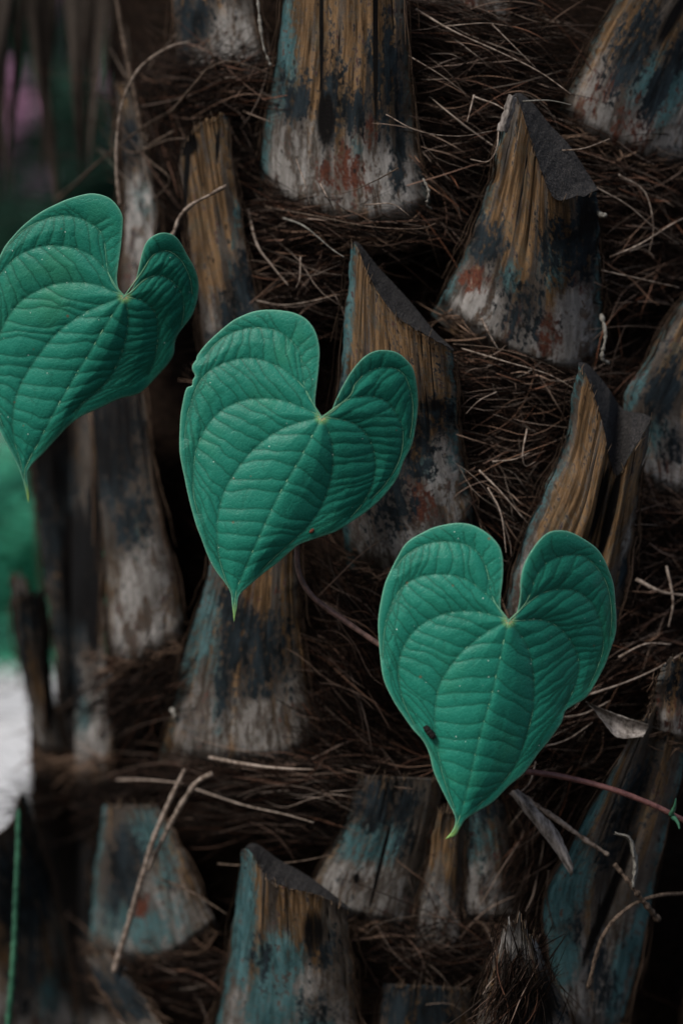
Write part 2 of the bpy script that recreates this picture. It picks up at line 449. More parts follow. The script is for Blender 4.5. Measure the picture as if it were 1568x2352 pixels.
BASES = []
def leaf_base(left, right, top=None, bottom=None, offt=0.04, offb=0.006, bulge=0.014, th=0.008, blobs='', cut=None,
              nc=64, nr=110, seed=0, grooves=6, ragged=0.0, wall=0.0, tanw=0.55, yadd=0.0, rim=(0.0, 0.0), flat=3.0):
    """one old leaf base of the palm: a bulged woody shell between two traced margins"""
    r = np.random.default_rng(100 + seed)
    L = resample(left, nr); Rr = resample(right, nr)
    T = resample(top if top is not None else [left[0], right[0]], nc)
    Bo = resample(bottom if bottom is not None else [left[-1], right[-1]], nc)
    u = np.linspace(0, 1, nc)[None, :, None]; v = np.linspace(0, 1, nr)[:, None, None]
    P = (1 - u) * L[:, None] + u * Rr[:, None] + (1 - v) * T[None] + v * Bo[None] \
        - ((1 - u) * (1 - v) * L[0] + u * (1 - v) * Rr[0] + (1 - u) * v * L[-1] + u * v * Rr[-1])
    u = u[..., 0] + 0 * v[..., 0]; v = v[..., 0] + 0 * u
    # uneven margins
    edge = np.exp(-((u) / 0.10) ** 2) - np.exp(-((1 - u) / 0.10) ** 2)
    P[..., 0] += edge * 10 * (fbm(v * 18, v * 0 + seed, 5 + seed, 3) - 0.5)
    if ragged:
        P[..., 1] += np.exp(-v / 0.06) * ragged * (fbm(u * 26, u * 0 + seed * 3.1, 9 + seed, 3) - 0.5) * 2
    px, py = P[..., 0], P[..., 1]
    bulge = bulge * 0.5
    prof = 1 - np.abs(2 * u - 1) ** flat
    off = offt + (offb - offt) * v ** 0.85 - 0.012 * smooth(0.88, 1.0, v)
    y = ycyl(px, py) - off - bulge * prof + yadd
    wid = np.abs(Rr[:, 0] - L[:, 0]).mean() * S
    # lengthwise grooves and ribs, strongest towards the cut end
    gk = np.zeros_like(u)
    for g in range(grooves):
        gu = r.uniform(0.06, 0.94); gw = r.uniform(0.004, 0.010) * (0.03 / max(wid, 0.012)) ; ge = r.uniform(0.3, 0.85)
        wob = 0.012 * (vnoise(v * 6, v * 0 + g, seed + 40) - 0.5)
        s = np.exp(-((u - gu - wob) / gw) ** 2) * smooth(ge, ge - 0.25, v)
        y = y + 0.0007 * s; gk = np.maximum(gk, s)
    rib = fbm(u * wid * 900, v * 2.5, seed + 3, 2) - 0.5
    y = y + 0.0005 * rib * (1.2 - 0.8 * smooth(0.4, 0.8, v)) + 0.004 * (fbm(u * 3, v * 4, seed + 8, 2) - 0.5)
    if wall:
        y = y + wall * np.clip(1 - np.abs(u - 0.62) / 0.16, 0, 1) * smooth(0.9, 0.4, v)
    V1 = W(px, py, y)
    # stains and painted shade: soft fields, broken up by the material
    ch = dict(D=0.12 * np.ones_like(u), R=0.14 * np.ones_like(u), T=0.12 * np.ones_like(u), P=0.10 + 0.52 * smooth(0.5, 0.8, v), O=tanw * smooth(0.75, 0.35, v), K=np.zeros_like(u))
    for it in blobs.split(';'):
        it = it.strip()
        if not it: continue
        k = it[0]; a = [float(q) for q in it[1:].split(',')]
        rot = math.radians(a[4]) if len(a) > 4 else 0.0
        stg = a[5] if len(a) > 5 else 1.0
        dx, dy = px - a[0], py - a[1]
        e = ((dx * math.cos(rot) + dy * math.sin(rot)) / a[2]) ** 2 + ((-dx * math.sin(rot) + dy * math.cos(rot)) / a[3]) ** 2
        f = np.exp(-0.69 * e ** 1.5)
        if k in 'DRT': stg *= 0.64 if k == 'R' else 0.80
        if stg > 0: ch[k] = np.maximum(ch[k], stg * f)
        else: ch[k] = ch[k] * (1 - f * -stg)
    mg = np.maximum(np.exp(-(u / 0.07) ** 2), np.exp(-((1 - u) / 0.07) ** 2))
    for q in 'PO': ch[q] = ch[q] * (1 - 0.75 * mg)
    ch['P'] = ch['P'] * (1 - 0.85 * smooth(0.90, 0.99, v + 0.08 * (fbm(u * 9, u * 0, seed + 21, 3) - 0.5)))  # pale thinned at the foot: shaded base ends painted into the colour
    ch['K'] = np.maximum(ch['K'], 0.75 * gk)  # grooves blackened: part stain, part crevice shade painted in
    ch['T'] = np.maximum(ch['T'], rim[0] * np.exp(-(u / 0.06) ** 2)); ch['T'] = np.maximum(ch['T'], rim[1] * np.exp(-((1 - u) / 0.06) ** 2))
    one = np.ones_like(u)
    stA = np.stack([ch['D'], ch['R'], ch['T'], one], -1).reshape(-1, 4)
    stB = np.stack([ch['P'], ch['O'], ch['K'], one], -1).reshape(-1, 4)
    buv = np.stack([(px - px.mean()) * S, py * S, one * (seed * 0.37)], -1)
    buv[..., 0] = (u - 0.5) * wid
    # follow the direction of the grain
    buv[..., 1] = v * (np.abs(L[-1, 1] - L[0, 1]) * S)
    buv = buv.reshape(-1, 3)
    V2 = W(px, py, y + th * (0.6 + prof))
    n = nr * nc
    F = grid_faces(nr, nc, 0, True).tolist() + grid_faces(nr, nc, n).tolist()
    ring = [k for k in range(nc)] + [(q + 1) * nc - 1 for q in range(1, nr)] + [(nr - 1) * nc + k for k in range(nc - 2, -1, -1)] + [q * nc for q in range(nr - 2, 0, -1)]
    for a, b_ in zip(ring, ring[1:] + ring[:1]):
        F.append([a, b_, b_ + n, a + n])
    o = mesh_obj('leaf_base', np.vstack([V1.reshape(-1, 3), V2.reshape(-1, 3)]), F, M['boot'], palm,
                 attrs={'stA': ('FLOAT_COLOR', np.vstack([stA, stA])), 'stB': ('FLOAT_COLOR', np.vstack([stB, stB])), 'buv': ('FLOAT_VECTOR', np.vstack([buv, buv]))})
    if cut is not None:
        # the slanting cut through the stalk: from the front rim to a back rim that lies deeper
        back = resample(cut, nc)
        m_ = 22
        f = np.linspace(0, 1, m_)[:, None]
        fx, fy, fz = px[0][None], py[0][None], y[0][None]
        qx = fx * (1 - f) + back[None, :, 0] * f; qy = fy * (1 - f) + back[None, :, 1] * f
        uu = np.linspace(0, 1, nc)[None]
        qy_d = fz + 0.020 * f * np.sin(np.pi * np.clip(uu, 0.02, 0.98)) ** 0.5 - 0.0004
        qy_d = qy_d + 0.0018 * (fbm(qx / 22, qy / 22, seed + 60, 3) - 0.5) * np.sin(np.pi * f) * 2
        lip = 11 * (fbm(uu * 26, uu * 0, seed + 70, 2) - 0.5)
        Vc = W(qx, qy + lip * (1 - f), qy_d).reshape(-1, 3)
        Vb = W(qx, qy + lip * (1 - f), qy_d + 0.004).reshape(-1, 3)
        nn = m_ * nc
        Fc = grid_faces(m_, nc).tolist() + grid_faces(m_, nc, nn, True).tolist()
        c = mesh_obj('cut_end', np.vstack([Vc, Vb]), Fc, M['cut'], o)
        c['label'] = 'dark rough slanting cut end of the leaf base'
    BASES.append((px, py, y))
    return o

# A  broad ochre base, top centre
leaf_base([(660, -260), (652, 0), (628, 160), (604, 310), (596, 460)], [(905, -260), (930, 0), (944, 180), (958, 340), (1008, 540)],
          bottom=[(596, 460), (690, 540), (850, 585), (1008, 540)], offt=0.052, offb=0.010, bulge=0.017, seed=1, tanw=0.8, rim=(0.8, 0.3),
          blobs='O790,60,150,210;T655,110,26,150;D672,225,42,75;D760,250,36,120;K748,275,22,70,0,.8;D880,170,45,140;D810,250,40,60;R835,300,34,40;R790,400,60,70;T820,330,18,60,0,.9;P900,430,90,90;P640,400,45,80;K738,40,5,230;K862,60,6,260;D915,300,18,160')
# B  upper right leaning base
leaf_base([(1560, -260), (1412, 0), (1330, 150), (1268, 290)], [(1900, -200), (1790, 0), (1720, 220), (1690, 400)],
          bottom=[(1268, 290), (1370, 375), (1500, 415), (1690, 400)], offt=0.050, offb=0.012, bulge=0.017, seed=2, tanw=0.5, rim=(0.4, 0),
          blobs='D1450,120,50,120,25;O1500,60,60,120,25,.9;T1480,190,26,90,25;D1535,160,30,130,25;R1390,190,40,80,25,.9;R1450,300,40,90,20,.95;T1550,190,30,110,20;P1340,270,70,60;P1540,350,60,70;R1350,250,40,50,0,.6;K1545,40,20,80,30,.7')
# C  right centre base with a dark cut end
leaf_base([(1166, 235), (1140, 350), (1104, 480), (1055, 600), (990, 722)], [(1372, 440), (1376, 560), (1380, 680), (1384, 830)],
          top=[(1166, 235), (1186, 222), (1212, 300), (1240, 385), (1272, 452), (1330, 450), (1372, 440)],
          bottom=[(990, 722), (1080, 800), (1200, 862), (1310, 880), (1384, 830)], cut=[(1166, 232), (1190, 212), (1225, 238), (1262, 285), (1305, 330), (1345, 390), (1374, 436)],
          offt=0.044, offb=0.008, bulge=0.018, seed=3, tanw=0.75, rim=(0.6, 0.6), grooves=8,
          blobs='O1180,400,60,160,12;O1200,540,34,80,5,1;D1120,560,50,60,15,.95;D1290,560,60,90,5;D1345,530,30,120;D1150,640,60,40,0,.6;K1350,500,24,60,0,.7;R1090,640,40,40,0,.9;R1260,760,40,60,0,.9;R1330,640,30,40,0,.8;D1195,720,55,90,8,.9;R1180,740,40,60,0,.8;T1270,610,30,60,0,.8;T1175,640,30,40,0,.8;P1060,730,80,60,0,1.2;P1330,760,55,90,0,1.4;P1100,690,50,40')
# D  centre base with a long dark cut
leaf_base([(806, 566), (796, 680), (788, 800), (776, 920), (770, 1080), (800, 1310)], [(1040, 806), (1046, 900), (1056, 1000), (1072, 1100), (1096, 1220)],
          top=[(806, 566), (818, 562), (850, 640), (892, 705), (940, 748), (1000, 782), (1040, 806)],
          bottom=[(800, 1310), (880, 1350), (1000, 1330), (1096, 1220)], cut=[(806, 562), (822, 556), (868, 612), (908, 655), (950, 702), (998, 760), (1042, 802)],
          offt=0.040, offb=0.008, bulge=0.015, seed=4, tanw=0.95, rim=(0.9, 0.5), grooves=11,
          blobs='O880,750,90,150;O980,860,70,80;D960,1010,60,100,0,1;D1010,960,40,60,0,.9;K1000,930,40,20,0,.6;P1020,1080,50,90;R960,1140,40,60,0,.95;T1040,980,18,100,0,.9;T980,1080,30,40,0,.7;D890,1180,60,90,0,.9;P930,1230,40,50;T800,720,14,90,0,1')
# E  right folded base with an open channel
leaf_base([(1328, 838), (1310, 930), (1290, 1030), (1235, 1160), (1178, 1300), (1150, 1450)], [(1494, 966), (1470, 1110), (1446, 1280), (1420, 1430), (1400, 1580)],
          top=[(1328, 838), (1350, 870), (1380, 960), (1402, 1060), (1418, 1090), (1450, 1040), (1494, 966)],
          bottom=[(1150, 1450), (1230, 1560), (1320, 1600), (1400, 1580)], offt=0.050, offb=0.012, bulge=0.010, seed=5, tanw=0.95, wall=0.012, grooves=9, rim=(0.6, 0.2),
          blobs='O1290,1100,70,160,15;O1460,1130,40,160,12,1;K1400,1180,12,110,14,.95;K1376,1160,7,100,14,.9;T1230,1170,10,120,24,.9;P1190,1330,30,100,20;P1450,1280,24,80;D1440,1330,24,50,0,.9;P1400,1500,40,90',
          cut=[(1328, 832), (1352, 838), (1396, 890), (1424, 934), (1446, 945), (1478, 950), (1498, 962)])
# F  far right base
leaf_base([(1600, 640), (1530, 740), (1470, 850), (1430, 930), (1452, 1130)], [(1800, 640), (1780, 760), (1740, 900), (1720, 1150)],
          bottom=[(1452, 1130), (1540, 1170), (1640, 1180), (1720, 1150)], offt=0.040, offb=0.008, bulge=0.015, seed=6, rim=(0.6, 0),
          blobs='D1515,900,40,90,20,1;T1500,1000,40,50,0,.8;D1530,1030,40,50,0,.8;T1460,900,12,80,25,.9;P1500,1090,60,40;O1560,780,30,80,20,.9;R1540,1060,40,50,0,.7')
# G  ochre base left of centre
leaf_base([(412, 350), (424, 450), (440, 590), (462, 740), (480, 900)], [(522, 262), (540, 400), (562, 550), (592, 690), (640, 900)],
          top=[(412, 350), (440, 300), (490, 268), (522, 262)], offt=0.040, offb=0.008, bulge=0.013, seed=7, tanw=0.9, ragged=14, grooves=4, rim=(0, .35),
          blobs='O470,450,60,230,0,1;D545,700,40,110,8,1;K420,330,40,30,0,.9;K500,330,6,60,5,.7;T545,480,10,160,6,.7;D480,800,50,60,0,.8;K428,400,8,200,4,.8')
# H  dim base behind, top left
leaf_base([(390, -200), (394, 0), (404, 130), (412, 250)], [(560, -200), (582, 0), (604, 120), (640, 240)],
          offt=0.026, offb=0.006, bulge=0.012, seed=8, tanw=0.2,
          blobs='D440,40,50,70,0,.95;P540,120,60,100;P480,180,60,60;D420,120,20,80,0,.8')
# I  narrow grey base behind the first leaf
leaf_base([(262, 190), (280, 330), (286, 480), (282, 640), (290, 760)], [(300, 190), (340, 330), (362, 480), (368, 640), (392, 760)],
          offt=0.020, offb=0.010, bulge=0.008, seed=9, tanw=0.2, blobs='P325,520,40,130;D290,330,30,70,0,.9;T330,460,30,50,0,.5', grooves=3)
# J  long dark base on the flank, burnt black plus painted flank shade
leaf_base([(40, 860), (92, 1250), (122, 1480), (150, 1820)], [(205, 800), (236, 1240), (246, 1500), (268, 1810)],
          offt=0.030, offb=0.004, bulge=0.012, seed=10, tanw=0.15,
          blobs='D130,1150,60,220,0,1;K120,1000,100,220,0,.6;K180,1300,50,160,0,.8;D175,1360,60,180,0,1;K215,1300,20,250,0,.9;D160,1560,40,80,0,.9;T190,1640,20,60,0,.8;P200,1700,50,90;O230,1760,20,60,0,.7')
# K  dark base with pale foot, upper part burnt plus painted flank shade
leaf_base([(196, 820), (228, 1150), (240, 1350), (244, 1540)], [(318, 800), (362, 1150), (400, 1310), (436, 1500)],
          bottom=[(244, 1540), (300, 1575), (380, 1540), (436, 1500)], offt=0.030, offb=0.006, bulge=0.014, seed=11, tanw=0.1, rim=(0, .2),
          blobs='D270,1030,80,150,0,1;K270,980,90,170,0,.6;D300,1190,50,90,0,.9;T320,1230,24,60,0,.6;P320,1420,70,80;P330,1320,50,90,0,.8;O250,1400,10,120,0,.9;O400,1360,16,90,8,.8;P300,1500,40,30')
# L  lower centre-left base under the second leaf
leaf_base([(500, 1180), (476, 1320), (440, 1440), (400, 1600), (366, 1756)], [(690, 1150), (684, 1300), (692, 1460), (712, 1610), (742, 1756)],
          bottom=[(366, 1756), (460, 1790), (620, 1795), (742, 1756)], offt=0.030, offb=0.006, bulge=0.014, seed=12, tanw=0.25, grooves=5, rim=(0.5, 0),
          blobs='D600,1500,75,100,0,1;D540,1450,40,140,0,1;D515,1570,24,110,0,.9;T455,1450,50,130,15,.9;T500,1600,14,120,0,.7;O600,1330,50,60,0,.7;R570,1400,30,60,0,.7;P620,1690,110,60,0,.5;P430,1660,60,80,0,.6;P600,1720,220,90,0,-.35;O385,1700,16,60,15,.8;D600,1590,80,24,0,.8')
# M  narrow ragged stub at the silhouette
leaf_base([(22, 1335), (32, 1440), (66, 1620), (100, 1760)], [(104, 1345), (112, 1450), (124, 1620), (160, 1760)], top=[(22, 1335), (48, 1318), (70, 1352), (88, 1362), (104, 1345)], ragged=34,
          offt=0.030, offb=0.004, bulge=0.008, seed=13, tanw=0.0, grooves=5, blobs='D60,1450,50,120,0,.8;P60,1340,50,30,0,.8;O100,1640,16,100,-10,.5;K112,1560,10,150,0,.8', nc=36, yadd=-0.01)
# N  dark base at the lower left corner
leaf_base([(-90, 1940), (-60, 2040), (-50, 2180), (-60, 2430)], [(56, 1826), (92, 1930), (140, 2140), (190, 2430)],
          top=[(-90, 1940), (-10, 1915), (24, 1890), (46, 1826), (56, 1826)], offt=0.060, offb=0.030, bulge=0.012, seed=14, tanw=0.15, ragged=10, rim=(0, .5),
          blobs='D40,2050,70,150,0,1;D90,2000,40,120,0,.9;T115,2290,30,60,0,.9;D60,2250,50,100,0,.9;P130,2330,40,40;T150,2180,10,80,-14,.5')
leaf_base([(70, 1620), (80, 1900), (110, 2100), (130, 2450)], [(300, 1600), (290, 1900), (270, 2100), (280, 2450)],
          offt=0.010, offb=0.004, bulge=0.010, seed=28, tanw=0.0, yadd=0.022, blobs='K170,1700,160,160,0,1;D160,1900,90,120,0,1;K150,2100,120,260,0,1', grooves=8, ragged=10)
# O  grey base, lower left
leaf_base([(238, 1850), (222, 1950), (212, 2060), (204, 2170)], [(360, 1850), (410, 1930), (460, 2040), (508, 2140)],
          bottom=[(204, 2170), (290, 2222), (400, 2220), (508, 2140)], offt=0.024, offb=0.004, bulge=0.013, seed=15, tanw=0.05, grooves=3, rim=(.9, 0),
          blobs='D290,1990,50,110,10,1;T340,1920,50,60,0,.9;D260,2060,24,70,0,.9;R325,2075,34,34,0,.95;P390,2080,90,100,0,.62;P330,2170,110,50,0,.62;T330,2120,100,80,0,.85;T380,2000,30,60,0,.7;K388,2050,4,110,-3,.6')
# P  front base, bottom centre
leaf_base([(556, 1960), (540, 2090), (520, 2230), (478, 2420)], [(796, 2092), (804, 2180), (816, 2280), (830, 2420)],
          top=[(556, 1960), (572, 1952), (612, 2016), (660, 2040), (730, 2056), (796, 2092)], cut=[(556, 1952), (586, 1938), (640, 1975), (690, 2002), (746, 2040), (800, 2084)],
          offt=0.050, offb=0.020, bulge=0.016, seed=16, tanw=0.5, grooves=12, rim=(1, 0),
          blobs='T560,2120,26,170,4,1.3;O670,2110,60,70,0,1;K720,2140,30,60,0,.7;T640,2210,60,60,0,1.3;D600,2200,30,80,0,.6;D740,2180,50,60,0,.8;T620,2310,70,80,0,1.3;P700,2260,50,50,0,.7;D730,2330,50,60,0,.8;T720,2370,60,30,0,1.3;P-200,0,1,1')
# Q  cracked base behind, bottom centre, in three split pieces
leaf_base([(820, 1780), (786, 1900), (738, 1985), (706, 2070)], [(1016, 1790), (996, 1920), (966, 2040), (930, 2170)],
          bottom=[(706, 2070), (780, 2120), (850, 2140), (930, 2170)], offt=0.020, offb=0.004, bulge=0.012, seed=17, tanw=0.05, grooves=3,
          blobs='D880,1850,80,70,0,1;T850,1930,90,60,0,1;D930,1930,30,60,0,.8;P820,2030,80,60,0,.65;P880,2080,50,60,0,.65;K872,1990,5,110,14,1;K818,2018,8,12,0,1')
leaf_base([(1004, 1860), (984, 1980), (960, 2080), (936, 2210)], [(1068, 1860), (1062, 1980), (1060, 2080), (1054, 2210)],
          offt=0.020, offb=0.006, bulge=0.007, seed=18, tanw=0.35, grooves=3, nc=30, blobs='O1010,1960,30,60;P1000,2100,30,60,0,.9', ragged=10)
leaf_base([(1040, 1790), (1046, 1900), (1050, 2010), (1050, 2140)], [(1140, 1790), (1166, 1900), (1184, 2010), (1196, 2140)],
          offt=0.018, offb=0.004, bulge=0.009, seed=19, tanw=0.1, grooves=3, nc=36, blobs='T1100,1920,40,80,0,.8;D1120,1850,40,60,0,.8;P1100,2020,40,60,0,.6')
# R  big leaning bluish base, lower right
leaf_base([(1440, 1700), (1370, 1830), (1300, 1960), (1246, 2100), (1300, 2420)], [(1600, 1620), (1560, 1800), (1510, 2000), (1470, 2200), (1400, 2420)],
          top=[(1440, 1700), (1490, 1640), (1550, 1600), (1600, 1620)], offt=0.056, offb=0.022, bulge=0.012, seed=20, tanw=0.15, grooves=9, wall=0.010, ragged=16, rim=(.8, .7),
          blobs='T1290,2050,50,110,25,1.3;T1330,1920,14,160,28,1.3;D1310,2130,30,60,0,.7;D1440,1860,40,160,25,.9;K1400,2060,14,200,22,.8;T1470,2120,16,200,20,1.3;T1290,2200,40,70,0,1.3;D1380,2250,40,100,0,.8;T1420,2250,20,110,12,1.3')
# S  broken fibrous stump, bottom right
leaf_base([(1146, 2150), (1122, 2230), (1098, 2330), (1076, 2430)], [(1238, 2172), (1270, 2240), (1304, 2320), (1336, 2430)],
          top=[(1150, 2150), (1178, 2105), (1205, 2130), (1232, 2180)], offt=0.072, offb=0.050, bulge=0.018, seed=21, tanw=0.2, grooves=14, ragged=34,
          blobs='P1190,2160,60,70,0,.9;K1250,2300,30,80,0,.7;D1230,2330,60,60,0,.8;R1200,2280,60,80,0,.6')
# T  shaggy dark base end, right edge
leaf_base([(1520, 1520), (1500, 1600), (1490, 1690)], [(1700, 1490), (1700, 1600), (1700, 1760)], ragged=20,
          offt=0.064, offb=0.052, bulge=0.014, seed=22, tanw=0.1, grooves=9, blobs='D1560,1560,60,60,0,.7;R1550,1620,50,60,0,.6')
# U  fallen dark slab end, bottom left
leaf_base([(196, 2200), (232, 2270), (290, 2360), (330, 2440)], [(246, 2180), (300, 2250), (370, 2350), (430, 2440)], ragged=8,
          offt=0.062, offb=0.046, bulge=0.006, seed=23, tanw=0.05, grooves=3, nc=32, blobs='D270,2290,70,90,-30,.85;P215,2230,14,40,-35,.8')
# V  grey base behind the fibre, top
leaf_base([(1010, -220), (1020, -60), (1030, 40), (1036, 90)], [(1230, -220), (1236, -60), (1230, 40), (1226, 90)],
          offt=0.020, offb=0.004, bulge=0.012, seed=24, tanw=0.1, blobs='P1100,30,80,60;K1200,10,30,90,0,.8;R1080,-10,20,40,0,.8')
# bases just outside the picture, continuing the spiral
leaf_base([(1660, 1180), (1620, 1340), (1600, 1500), (1590, 1640)], [(1860, 1120), (1850, 1340), (1840, 1500), (1830, 1640)], offt=0.040, offb=0.006, seed=25)
leaf_base([(1640, 2000), (1600, 2160), (1570, 2340), (1560, 2480)], [(1850, 1960), (1840, 2160), (1830, 2340), (1820, 2480)], offt=0.040, offb=0.006, seed=26, blobs='T1650,2200,60,90')
leaf_base([(880, 2260), (860, 2400), (830, 2540), (800, 2700)], [(1080, 2270), (1090, 2400), (1100, 2540), (1110, 2700)], offt=0.020, offb=0.006, seed=27, blobs='D960,2320,90,120')

# ------------------------------------------------------------------ fibres
def tubes(P, rad, cols, sides=3):
    """P: N x K x 3 centre lines, rad: N x K, cols: N x 3 -> vertices, faces, colours"""
    N, K, _ = P.shape
    Tn = np.gradient(P, axis=1); Tn /= np.linalg.norm(Tn, axis=2, keepdims=True) + 1e-12
    ref = np.array([0.3, 0.8, 0.52])[None, None]
    Bn = np.cross(Tn, ref); Bn /= np.linalg.norm(Bn, axis=2, keepdims=True) + 1e-12
    Nn = np.cross(Tn, Bn)
    V = []
    for s in range(sides):
        a = 2 * math.pi * s / sides
        V.append(P + rad[..., None] * (math.cos(a) * Bn + math.sin(a) * Nn))
    V = np.stack(V, 2).reshape(-1, 3)                       # N, K, sides
    base = (np.arange(N)[:, None, None] * K + np.arange(K - 1)[None, :, None]) * sides
    s = np.arange(sides)[None, None]
    s2 = (s + 1) % sides
    F = np.stack([base + s, base + s2, base + sides + s2, base + sides + s], -1).reshape(-1, 4)
    C = np.repeat(cols, K * sides, axis=0)
    return V, F, np.concatenate([C, np.ones((len(C), 1))], 1)

def fibre_lines(n, cx, cy, sx, sy, ang, aspread, length, off0, off1, rmin, rmax, bright, r, K=9, curl=0.36, uniform=False):
    if uniform:
        x0 = cx + sx * (r.random(n) * 2 - 1); y0 = cy + sy * (r.random(n) * 2 - 1)
    else:
        x0 = cx + sx * r.normal(size=n) * 0.55; y0 = cy + sy * r.normal(size=n) * 0.55
    L = length * (0.35 + 1.1 * r.random(n))
    a = np.radians(ang + aspread * r.normal(size=n))
    t = np.linspace(-0.5, 0.5, K)[None]
    bend = curl * r.normal(size=n)[:, None]
    b2 = curl * 0.8 * r.normal(size=n)[:, None]
    aa = a[:, None] + bend * t * 2 + b2 * np.sin(t * 9 + r.random(n)[:, None] * 6) * 0.35
    step = (L / (K - 1))[:, None]
    dx = np.cumsum(np.cos(aa) * step, 1); dy = np.cumsum(-np.sin(aa) * step, 1)
    X = x0[:, None] + dx - dx.mean(1, keepdims=True); Y = y0[:, None] + dy - dy.mean(1, keepdims=True)
    o = (off0 - 0.008 + (off1 + 0.004 - off0) * r.random(n))[:, None] + (t * 2 * r.normal(size=n)[:, None]) * 0.004 + 0.003 * np.sin(t * 7 + r.random(n)[:, None] * 6)
    P = W(X, Y, ycyl(X, Y) - o)
    rad = 0.78 * (rmin + (rmax - rmin) * r.random(n) ** 2.6)[:, None] * (1 - 0.75 * np.abs(t * 2) ** 3) * np.ones((n, K))
    q_ = r.random((n, 1))
    k = np.where(q_ < (0.03 if uniform else 0.09), 0.25 + 0.75 * r.random((n, 1)) ** 1.4, np.where(q_ < (0.2 if uniform else 0.42), 0.05 + 0.13 * r.random((n, 1)), 0.03 * r.random((n, 1)))) * bright
    warm = r.random((n, 1))
    c = np.array([[0.0035, 0.0024, 0.0019]]) * (1 - k) + (np.array([[0.22, 0.095, 0.055]]) * warm + np.array([[0.30, 0.235, 0.195]]) * (1 - warm)) * k
    return P, rad, c

